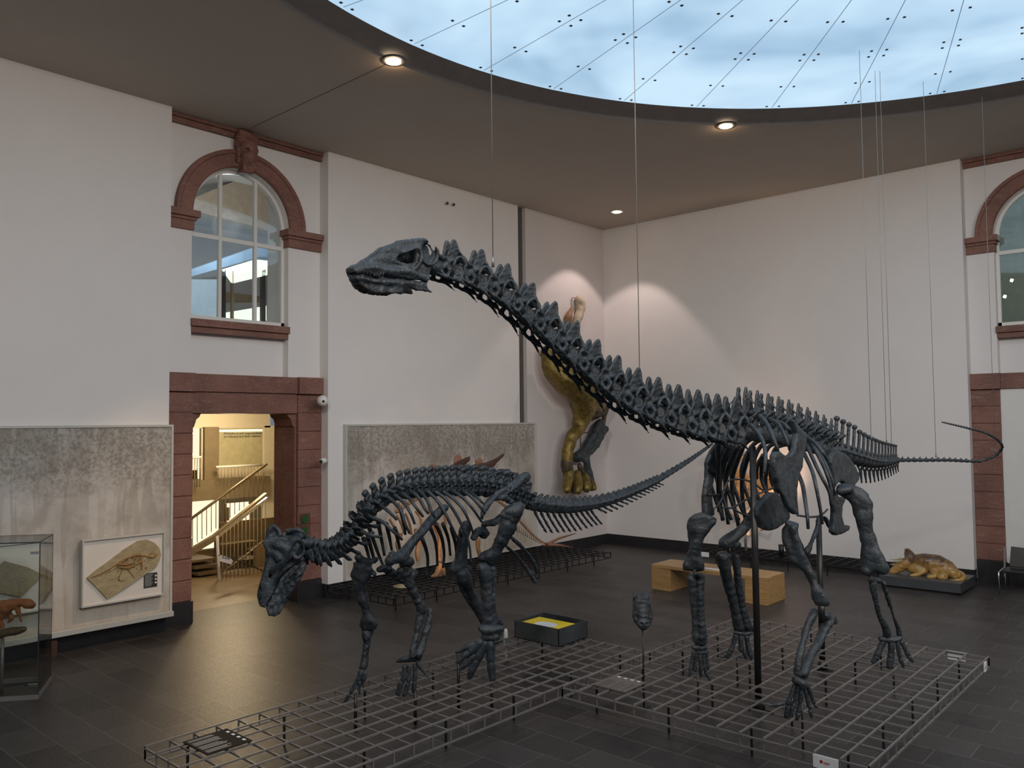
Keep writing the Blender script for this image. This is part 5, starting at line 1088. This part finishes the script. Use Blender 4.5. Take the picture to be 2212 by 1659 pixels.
# ================================================================ CHAIR AT THE RIGHT EDGE
ch = empty('visitor_chair', (-3.1, 16.9, 0), 'black cantilever chair with chrome frame cut by the right edge', 'chair')
b = MB()
bk = [P(2181, 1187, y=16.92), P(2184, 1232, y=16.86)]
MB().prism([(-3.32, 16.98, .46), (-3.30, 17.06, .80), (-2.82, 17.06, .78), (-2.82, 16.98, .46)], (0, .02, .004)).build('backrest', M['black'], ch, bevel=.006)
MB().box((-3.36, 16.55, .40), (-2.82, 17.0, .45)).build('seat', M['black'], ch, bevel=.012)
for x in (-3.40, -2.80):
    MB().tube([(x, 17.05, .78), (x, 17.0, .43), (x, 16.55, .41), (x, 16.53, .39), (x, 16.53, .02)], .013, 8).build('side_tube', M['chrome'], ch)
    MB().tube([(x, 17.0, .43), (x, 17.03, .02)], .012, 8).build('leg', M['chrome'], ch)
# ================================================================ MURALS AND FRAMED SLABS
def mural(lbl, y0, y1, z0, z1, m, fr=.035, th=.09):
    r = empty('mural', (XL+.05, (y0+y1)/2, z0), lbl, 'mural')
    MB().box((XL+.01, y0+fr, z0+fr), (XL+th-.015, y1-fr, z1-fr)).build('painting', M[m], r)
    b = MB()
    b.box((XL+.005, y0, z0), (XL+th, y1, z0+fr)).box((XL+.005, y0, z1-fr), (XL+th, y1, z1)).box((XL+.005, y0, z0+fr), (XL+th, y0+fr, z1-fr)).box((XL+.005, y1-fr, z0+fr), (XL+th, y1, z1-fr))
    b.build('frame', M['frame'], r, bevel=.003); return r
mural('large mural of a misty prehistoric forest left of the stone doorway', 1.2, 5.985, .22, 3.13, 'mural1')
mural('pale forest mural right of the doorway behind the lowered-head skeleton', 9.22, 14.58, .26, 3.11, 'mural2')
tag(MB().box((XL+.09, 1.2, .235), (XL+.16, 5.98, .31)).build('mural_ledge', M['frame'], bevel=.004), 'narrow pale ledge running along the foot of the left mural', 'ledge')
XM = XL+.10
def slabframe(lbl, y0, y1, z0, z1, poly, full=True):
    r = empty('fossil_slab', (XM, (y0+y1)/2, z0), lbl, 'framed fossil')
    MB().box((XM, y0, z0), (XM+.05, y1, z1)).build('mount_board', mat('cream_board', (.70, .66, .60, 1), .6, var=.02), r)
    b = MB(); f = .022
    b.box((XM-.005, y0-f, z0-f), (XM+.085, y1+f, z0)).box((XM-.005, y0-f, z1), (XM+.085, y1+f, z1+f)).box((XM-.005, y0-f, z0), (XM+.085, y0, z1)).box((XM-.005, y1, z0), (XM+.085, y1+f, z1))
    b.build('frame', M['frame'], r, bevel=.002)
    Wd = lambda u, v: (XM+.05, y0+u*(y1-y0), z1-v*(z1-z0))
    sl = MB().prism([Wd(*q) for q in poly], (.03, 0, 0)).build('slab', M['slab'], r, bevel=.004)
    return r, sl, Wd
poly = [(.04, .57), (.12, .49), (.30, .35), (.48, .20), (.66, .08), (.78, .07), (.88, .14), (.95, .24), (.97, .36), (.94, .48), (.90, .55), (.70, .69), (.50, .83), (.29, .95), (.17, .76)]
r, sl, Wd = slabframe('framed sandy fossil slab with small skeleton on the left mural', 4.665, 5.80, .605, 1.50, poly)
A = []
def f3(l, r_): 
    p = [Vector(Wd(u, v))+Vector((.034, 0, 0)) for u, v in l]; A.append(chain(p, [.62*r_*q for q in np.linspace(1.2, .7, len(p))]))
f3([(.42, .40), (.30, .48), (.18, .54), (.08, .57)], .014); f3([(.42, .46), (.30, .52), (.16, .57)], .009)
f3([(.40, .42), (.52, .34), (.66, .32), (.76, .34), (.86, .38), (.92, .33)], .022); f3([(.45, .48), (.55, .50), (.64, .46), (.72, .42)], .024)
f3([(.40, .45), (.46, .52), (.42, .66), (.50, .70)], .012); f3([(.52, .50), (.58, .60), (.62, .68)], .011); f3([(.70, .42), (.72, .52), (.66, .60)], .011); f3([(.78, .36), (.84, .30), (.88, .34), (.84, .42)], .010)
for k in range(12): f3([(.46+k*.024, .35), (.48+k*.024, .42), (.465+k*.026, .51)], .009)
f3([(.42, .42), (.52, .44), (.62, .43)], .03); f3([(.60, .30), (.70, .30)], .016)
rq = random.Random(3)
for k in range(26):
    u, v = .40+rq.random()*.42, .32+rq.random()*.22; f3([(u, v), (u+rq.uniform(-.04, .04), v+rq.uniform(-.05, .05))], .008)
sobj('fossil', rough(U(*A, k=.004), .003, 90, 3), .0068, M['fossil'], sl)
lb = MB().box((XM+.05, 5.52, .72), (XM+.056, 5.72, .93)).build('caption_plate', M['dark'], r)
b = MB()
for k in range(9): b.box((XM+.0565, 5.535, .905-k*.02), (XM+.0572, 5.535+.12*(1-.3*((k*7) % 3)/3), .911-k*.02))
b.build('text_lines', M['frame'], lb)
for k in range(3): MB().box((XM+.0565, 5.685, .87-k*.05), (XM+.0572, 5.71, .895-k*.05)).build('pictogram', M['paper'], lb)
r2, sl2, _ = slabframe('framed fossil slab on the left mural, partly behind the glass case', 3.05, 4.20, .66, 1.56, [(.30, .50), (.55, .22), (.80, .36), (.96, .50), (.72, .78), (.48, .66)])
tag(MB().box((XL+.12, 4.19, .0), (XL+.20, 4.33, .20)).build('wall_socket_box', mat('rusty_brown', (.07, .035, .02, 1), .6)), 'small brown box on the floor under the left mural', 'box')
# ================================================================ GLASS CASE WITH THEROPOD MODEL
C0 = Vector((-10.48, 3.51, 0)); ea = Vector((-.61, -.79, 0)).normalized(); eb = Vector((-.87, .49, 0)).normalized(); LA, LB_, HC = 1.5, .72, 1.78
gc = empty('glass_case', C0, 'tall glass showcase at the left edge with brown predator model inside', 'display case')
def wallg(p, q, z0, z1, m='glassgreen'):
    d = (q-p).normalized(); n_ = Vector((-d.y, d.x, 0))*.004
    return MB().prism([p+Vector((0, 0, z0)), q+Vector((0, 0, z0)), q+Vector((0, 0, z1)), p+Vector((0, 0, z1))], n_*2).build('glass_pane', M[m], gc)
pA, pB, pC, pD = C0, C0+ea*LA, C0+ea*LA+eb*LB_, C0+eb*LB_
for p, q in ((pA, pB), (pB, pC), (pC, pD), (pD, pA)): wallg(p, q, .05, HC)
up = Vector((0, 0, HC)); MB().prism([pA+up, pB+up, pC+up, pD+up], (0, 0, .008)).build('glass_pane', M['glassgreen'], gc)
b = MB()
for p, q in ((pA, pB), (pB, pC), (pC, pD), (pD, pA)):
    d = (q-p).normalized(); b.obox((p+q)/2+Vector((0, 0, .025)), (q-p)/2+d*.012, Vector((-d.y, d.x, 0))*.014, (0, 0, .025))
b.build('base_frame', M['steel'], gc)
b = MB()
for p, q in ((pA, pB), (pB, pC), (pC, pD), (pD, pA)):
    d = (q-p).normalized(); b.obox((p+q)/2+Vector((0, 0, HC)), (q-p)/2, Vector((-d.y, d.x, 0))*.006, (0, 0, .006))
for p in (pA, pD): b.obox(p+Vector((0, 0, HC/2)), ea*.005, eb*.005, (0, 0, HC/2))
b.build('edge_strip', M['plinth'], gc)
for p, z in ((pA, HC-.12), (pD, HC-.10), (pA, .16), (pD, .30)): MB().obox(p+ea*.05+Vector((0, 0, z)), ea*.05, eb*.012, (0, 0, .014)).build('corner_clamp', M['chrome'], gc)
# showcase model
td = depth(C0+eb*.35+ea*.2)
def KT(a, c, dd=0): return P(a/3.607, 1100+c/3.607, d=td+dd)
def TT(l): return chain([KT(a, c, (q[0] if q else 0)) for a, c, r, *q in l], [r/3.607*td/F for a, c, r, *q in l])
A = [TT([(-320, 700, 14), (-200, 740, 26), (-100, 770, 44), (20, 765, 60), (90, 745, 46), (140, 730, 30), (190, 730, 26)]), TT([(180, 730, 30), (220, 735, 34), (262, 745, 18)]), TT([(200, 755, 20), (255, 768, 9)]),
     TT([(130, 760, 24), (150, 820, 14), (165, 870, 8)]), TT([(20, 800, 42), (-10, 860, 30), (15, 910, 16), (30, 945, 14)]), TT([(60, 800, 26, .08), (90, 850, 16, .08), (60, 880, 8, .08)]), TT([(-40, 800, 36, .1), (-60, 870, 22, .1), (-30, 940, 14, .1)])]
o = sobj('predator_model', rough(U(*A, k=.02), .003, 40, 9), .0085, M['orange']); tag(o, 'small orange-brown predatory dinosaur model inside the glass showcase', 'dinosaur model')
A = [TT([(-160, 980, 34), (-20, 975, 40), (120, 945, 30), (190, 935, 20)])]
o = sobj('model_base', rough(U(*A, k=.02), .006, 30, 10), .012, M['step']); tag(o, 'rough earth-brown base under the predator model in the showcase', 'base')
MB().prism([pA+ea*.1+eb*.06+Vector((0, 0, .0)), pB-ea*.1+eb*.06, pC-ea*.1-eb*.06, pD+ea*.1-eb*.06], (0, 0, KT(0, 1010).z)).build('pedestal', M['plinth'], gc) if False else None
a = KT(20, 1005); MB().tube([(a.x, a.y, 0), (a.x, a.y, a.z)], .02, 8).build('model_stand', M['steel'], gc)
# ================================================================ SECURITY CAMERAS, STICKER
def dome(lbl, p, n_, r_=.075):
    n_ = Vector(n_).normalized(); p = Vector(p)
    o = empty('security_camera', p, lbl, 'security camera', None)
    MB().tube([p-n_*.10, p-n_*.0], [r_*.9, r_], 20).build('mount', M['white'], o)
    sobj('dome', ell(p+n_*.02, (r_*.95, r_*.95, r_*.95)), r_/8, M['white'], o)
    sobj('lens', ell(p+n_*.055, (r_*.62, r_*.62, r_*.62)), r_/9, M['black'], o)
dome('white dome camera at lintel height right of the doorway', P(697, 866, x=-12.32), (1, -.55, -.1), .10)
dome('small dark-lensed camera at mid height right of the doorway', P(697, 996, x=-12.34), (.5, -1, -.1), .05)
tw = empty('wall_speaker', P(973, 438, x=XL), 'pair of tiny white wall devices high on the wall above the long neck', 'wall device')
for k, a in enumerate((966, 980)):
    p = P(a, 437+k*3, x=XL+.06); e_ = MB().tube([(XL-.0, p.y, p.z), (XL+.05, p.y, p.z)], .035, 12).build('housing', M['white'], tw); sobj('lens', ell((XL+.06, p.y, p.z-.02), (.04, .03, .03)), .006, M['plinth'], e_)
p = P(659, 1132, x=-12.55)
sk_ = MB().box((-12.600, p.y-.09, p.z-.26), (-12.592, p.y+.14, p.z+.18)).build('clear_sticker', glassm('clear_film', (.93, .93, .88, 1), op=.06)); tag(sk_, 'translucent sticker with two green dots on the right door pier', 'sticker')
for z in (.08, -.13):
    MB().poly([(-12.590, p.y+.02+.055*math.cos(a*pi/10), p.z+z+.07*math.sin(a*pi/10)) for a in range(20)], [tuple(range(20))]).build('green_dot', M['green'], sk_)
tag(MB().box((XL+.9+4.1, YB-.035, .09), (XL+.9+4.25, YB-.02, .13)).build('floor_socket', M['white']), 'tiny white socket in the black skirting of the back wall', 'socket')
# ================================================================ WALL-MOUNTED GIANT LEG
Z5 = lambda a, c: (1120+a/2.513, 440+c/2.513)
def L5(l, x=-12.0, k=.03, s=1.0):
    ps, rs = [], []
    for a, c, r, *q in l:
        p = P(*Z5(a, c), x=(q[0] if q else x)); ps.append(p); rs.append(r/2.513*depth(p)/F*s)
    return chain(ps, rs)
lg = empty('giant_leg_sculpture', P(1245, 1060, x=-12.2), 'giant gold-patinated dinosaur leg sculpture mounted high in the corner', 'sculpture')
sobj('fleshed_leg', rough(U(L5([(150, 790, 28, -12.1), (170, 830, 46, -12.05), (200, 900, 68, -11.97), (270, 950, 92, -11.86), (340, 1010, 92, -11.86), (400, 1060, 76, -11.92), (440, 1080, 40, -12)]), L5([(350, 1030, 90, -11.88), (355, 1110, 66, -11.95), (340, 1170, 44), (325, 1220, 34), (290, 1270, 32), (270, 1330, 30), (262, 1395, 30)]), k=.06), .012, 7, 2), .035, M['gold'], lg)
sobj('lower_leg', rough(U(L5([(262, 1400, 30), (270, 1450, 30), (290, 1500, 36), (310, 1530, 50)]), L5([(330, 1420, 14), (350, 1470, 22), (380, 1510, 26), (400, 1540, 24)]), k=.05), .01, 9, 3), .03, M['darkgold'], lg)
for l in ([(275, 1450, 26, -11.98), (268, 1510, 27, -11.91), (262, 1555, 22, -11.83)], [(318, 1465, 22, -11.93), (322, 1520, 27, -11.83), (322, 1558, 22, -11.73)], [(362, 1480, 20, -11.93), (368, 1525, 26, -11.83), (370, 1550, 20, -11.78)], [(400, 1520, 20, -11.93), (412, 1545, 14, -11.83)]):
    sobj('toe', rough(L5(l), .004, 12, 4), .02, M['gold'], lg)
sobj('scapula_bone', rough(L5([(330, 515, 24, -12.3), (340, 560, 26, -12.3), (325, 620, 22, -12.3), (300, 700, 18, -12.3)]), .008, 12, 5), .022, M['palebone'], lg, 'pale bone')
sobj('bone_tip', rough(L5([(290, 570, 10, -12.32), (270, 620, 22, -12.32), (280, 680, 20, -12.32)]), .006, 12, 5), .022, M['bonebrown'], lg)
sobj('shin_bone', rough(U(L5([(440, 1200, 34, -12.2), (400, 1270, 26, -12.2), (350, 1350, 26, -12.2), (320, 1375, 30, -12.2)]), L5([(470, 1225, 20, -12.1), (420, 1310, 18, -12.1), (370, 1370, 18, -12.1), (375, 1440, 22, -12.1), (395, 1520, 24, -12.1)]), k=.04), .012, 10, 6), .028, M['bone'], lg, 'dark bone beside the gold leg')
sobj('knee_bone', rough(U(L5([(400, 1150, 26, -12.25), (460, 1125, 26, -12.25), (480, 1100, 14, -12.2)]), L5([(480, 1110, 10, -12.2), (455, 1200, 12, -12.2)])), .008, 12, 6), .024, M['darkgold'], lg)
MB().tube([P(*Z5(330, 1242), x=-12.38), P(*Z5(400, 1242), x=-12.38)], .012, 6).tube([P(*Z5(338, 1242), x=-12.38), P(*Z5(338, 1320), x=-12.38)], .012, 6).tube([P(*Z5(290, 560), x=-12.38), P(*Z5(290, 510), x=-12.38), P(*Z5(302, 510), x=-12.38)], .01, 6).build('bracket', M['steel'], lg)
# ================================================================ LIT FOSSIL BEHIND THE RIBCAGE
Z8k = lambda a, c, y: P(1480+a/5.53, 860+c/5.53, y=y)
fo = empty('round_fossil_exhibit', (-8.4, 16.9, .27), 'amber-lit rounded fossil shield on grey stand behind the black ribcage', 'fossil')
def R8(l, y): 
    ps = [Z8k(a, c, y) for a, c, r in l]; return ps, [r/5.53*depth(p)/F for p, (a, c, r) in zip(ps, l)]
ring_pts = [(680+290*math.cos(t)-40, 1010+360*math.sin(t), 34) for t in np.linspace(.2, 2*pi+.2, 22)]
ps, rs = R8(ring_pts, 16.95); sobj('ring_mount', U(chain(ps, rs, sub_=1)), .03, mat('grey_resin', (.38, .38, .38, 1), .5), fo)
A = [slab([Z8k(a, c, 16.85) for a, c in ((840, 760), (920, 720), (1010, 740), (1070, 900), (1060, 1080), (980, 1180), (880, 1260), (840, 1150), (820, 950))], (0, 1, 0), .05, .03), slab([Z8k(a, c, 16.85) for a, c in ((560, 900), (660, 860), (760, 940), (760, 1080), (660, 1140), (580, 1100))], (0, 1, 0), .05, .03),
     chain(*R8([(420, 620, 60), (560, 600, 70), (650, 700, 50)], 16.9)), chain(*R8([(440, 760, 50), (540, 800, 50), (600, 900, 40)], 16.9)), chain(*R8([(560, 1060, 40), (700, 1150, 44), (860, 1180, 40)], 16.85))]
s_ = U(*A, k=.04); rs_ = random.Random(5)
cr = [cap(Z8k(850+k*22, 780+rs_.random()*60, 16.79), Z8k(830+k*30, 900+rs_.random()*200, 16.79), .012) for k in range(8)]
sobj('shield', sub(rough(s_, .02, 12, 8), *cr, k=.01), .022, M['amber'], fo)
sobj('leg_support', rough(U(chain(*R8([(600, 1250, 30), (680, 1400, 40), (740, 1500, 50), (760, 1620, 40)], 16.9)), chain(*R8([(760, 1480, 20), (900, 1560, 26), (940, 1520, 20)], 16.9))), .006, 14, 3), .025, mat('grey_resin_leg', (.34, .34, .35, 1), .5), fo)
a = Z8k(720, 1600, 16.9); MB().tube([(a.x, a.y, .27), (a.x, a.y, a.z+.2)], .03, 8).build('post', M['steel'], fo)
lamp('fossil_spot', 'SPOT', (-8.3, 16.45, .42), 32, (1, .52, .24), (-8.25, 17.3, 2.2), .05, 95, 1)
lamp('wall_uplight', 'SPOT', (-7.45, 16.75, .56), 170, (1, .6, .36), (-7.85, 17.5, 2.7), .08, 58, 1)
MB().lathe((-7.45, 16.75, 0), [(.001, .27), (.05, .27), (.06, .5), (.001, .5)], 14).build('uplight_can', M['black'], fo)
# ================================================================ PLATED SKELETON AT THE LEFT MURAL
sx = -11.45
sg_ = empty('plated_skeleton', (sx, 11.3, .27), 'smaller brown plated dinosaur skeleton seen through the black ribs', 'dinosaur skeleton')
SB = lambda l, x=sx: ([P(740+a/4.424, 960+c/4.424, x=x) for a, c, r in l], [r/4.424*depth(P(740+a/4.424, 960+c/4.424, x=x))/F for a, c, r in l])
sv = mesh_t('vertebra', U(chain([(0, -.4, 0), (0, 0, 0), (0, .4, 0)], [.25, .18, .25]), cap((0, 0, .1), (0, .15, .7), .09, .07), cap((-.4, 0, .2), (.4, 0, .2), .07), k=.05), .05, M['bonebrown'])
def PS(l, x=sx): return [P(740+a/4.424, 960+c/4.424, x=x) for a, c in l]
place_along('vertebra', sv, PS([(520, 640), (600, 580), (740, 500), (900, 400), (1080, 340), (1250, 380), (1400, 480), (1560, 600), (1680, 720), (1800, 850), (1900, 930), (1960, 955)]), 46, .17, .05, 1.25, sg_)
for l in ([(700, 640), (740, 700), (760, 800)], [(600, 660), (640, 760), (660, 860)], [(520, 680), (560, 760), (590, 850)], [(820, 600), (860, 720), (860, 840)], [(450, 720), (500, 800), (540, 860)], [(940, 560), (980, 700), (980, 820)]):
    MB().tube(catmull(PS(l, sx+.15), 5), .022, 6).build('rib', M['bonebrown'], sg_)
for nm, l in (('fore_leg', [(700, 820, 22), (740, 900, 20), (710, 1020, 16), (720, 1100, 18)]), ('fore_leg', [(560, 860, 20), (520, 950, 18), (560, 1080, 16)]), ('hind_leg', [(900, 780, 36), (930, 900, 26), (920, 1060, 22), (930, 1150, 30)]), ('hind_leg', [(1290, 900, 26), (1300, 1000, 20), (1310, 1060, 20)])):
    sobj(nm, rough(chain(*SB(l)), .006, 20, 3), .02, M['bonebrown'], sg_)
for l in ([(930, 1160, 34), (900, 1240, 26), (850, 1262, 12)], [(930, 1180, 30), (930, 1250, 24), (930, 1268, 12)], [(950, 1180, 30), (965, 1240, 22), (970, 1262, 12)], [(680, 1200, 22), (660, 1250, 18)]):
    sobj('foot_bone', rough(chain(*SB(l, sx+.1)), .004, 20, 3), .018, M['bonebrown'], sg_)
M['plate'] = bonem('terracotta_plate', (.22, .10, .06, 1), (.36, .19, .12, 1), .6); M['plated'] = bonem('shaded_plate_bone', (.04, .018, .012, 1), (.09, .04, .025, 1), .55)  # second, dark copy: shadow on the leaning plates put into the colour
for l, m_, x in (([(820, 200), (850, 182), (890, 200), (915, 240), (850, 300), (835, 340)], 'plate', sx-.1), ([(1070, 130), (1090, 95), (1120, 95), (1145, 130), (1110, 220), (1060, 210)], 'plate', sx-.1), ([(1270, 150), (1310, 120), (1340, 160), (1320, 260), (1280, 240)], 'plate', sx-.1),
                 ([(1330, 290), (1360, 300), (1350, 420), (1300, 400), (1270, 340)], 'plate', sx-.1), ([(1020, 240), (1080, 170), (1220, 108), (1210, 150), (1140, 230), (1090, 265)], 'plated', sx+.2), ([(1240, 250), (1290, 190), (1380, 170), (1545, 85), (1530, 120), (1440, 210), (1370, 258), (1300, 265)], 'plated', sx+.2)):
    o = sobj('back_plate', rough(slab(PS(l, x), (1, 0, 0), .03, .02), .006, 10, 2), .024, M[m_], sg_)
a = PS([(1500, 105), (1250, 250), (1230, 340)], sx+.2)
for l in ([(1960, 955), (2060, 900), (2230, 850)], [(1960, 955), (2080, 965), (2200, 985)]): MB().tube(PS(l, sx+.1), [.04, .03, .008], 8).build('tail_spike', M['plate'], sg_)
for k in range(16):
    t = k/15; a = PS([(1650+300*t, 760+200*t)])[0]; MB().tube([a, a-Vector((0, .01, .14*(1-.6*t)))], .012, 5).build('chevron', M['bonebrown'], sg_)
fl = MB(); a = P(790, 1248, x=-11.0)
tag(MB().lathe((-11.1, 9.5, .28), [(.001, 0), (.16, 0), (.17, .02), (.001, .05)], 20).build('stone_disc', M['slab']), 'flat sandy disc lying on the low grid by the pale mural', 'stone')
lamp('mural_spot', 'SPOT', (-10.7, 10.2, .33), 26, (1, .55, .25), (-11.6, 10.9, 1.5), .05, 90, .6)
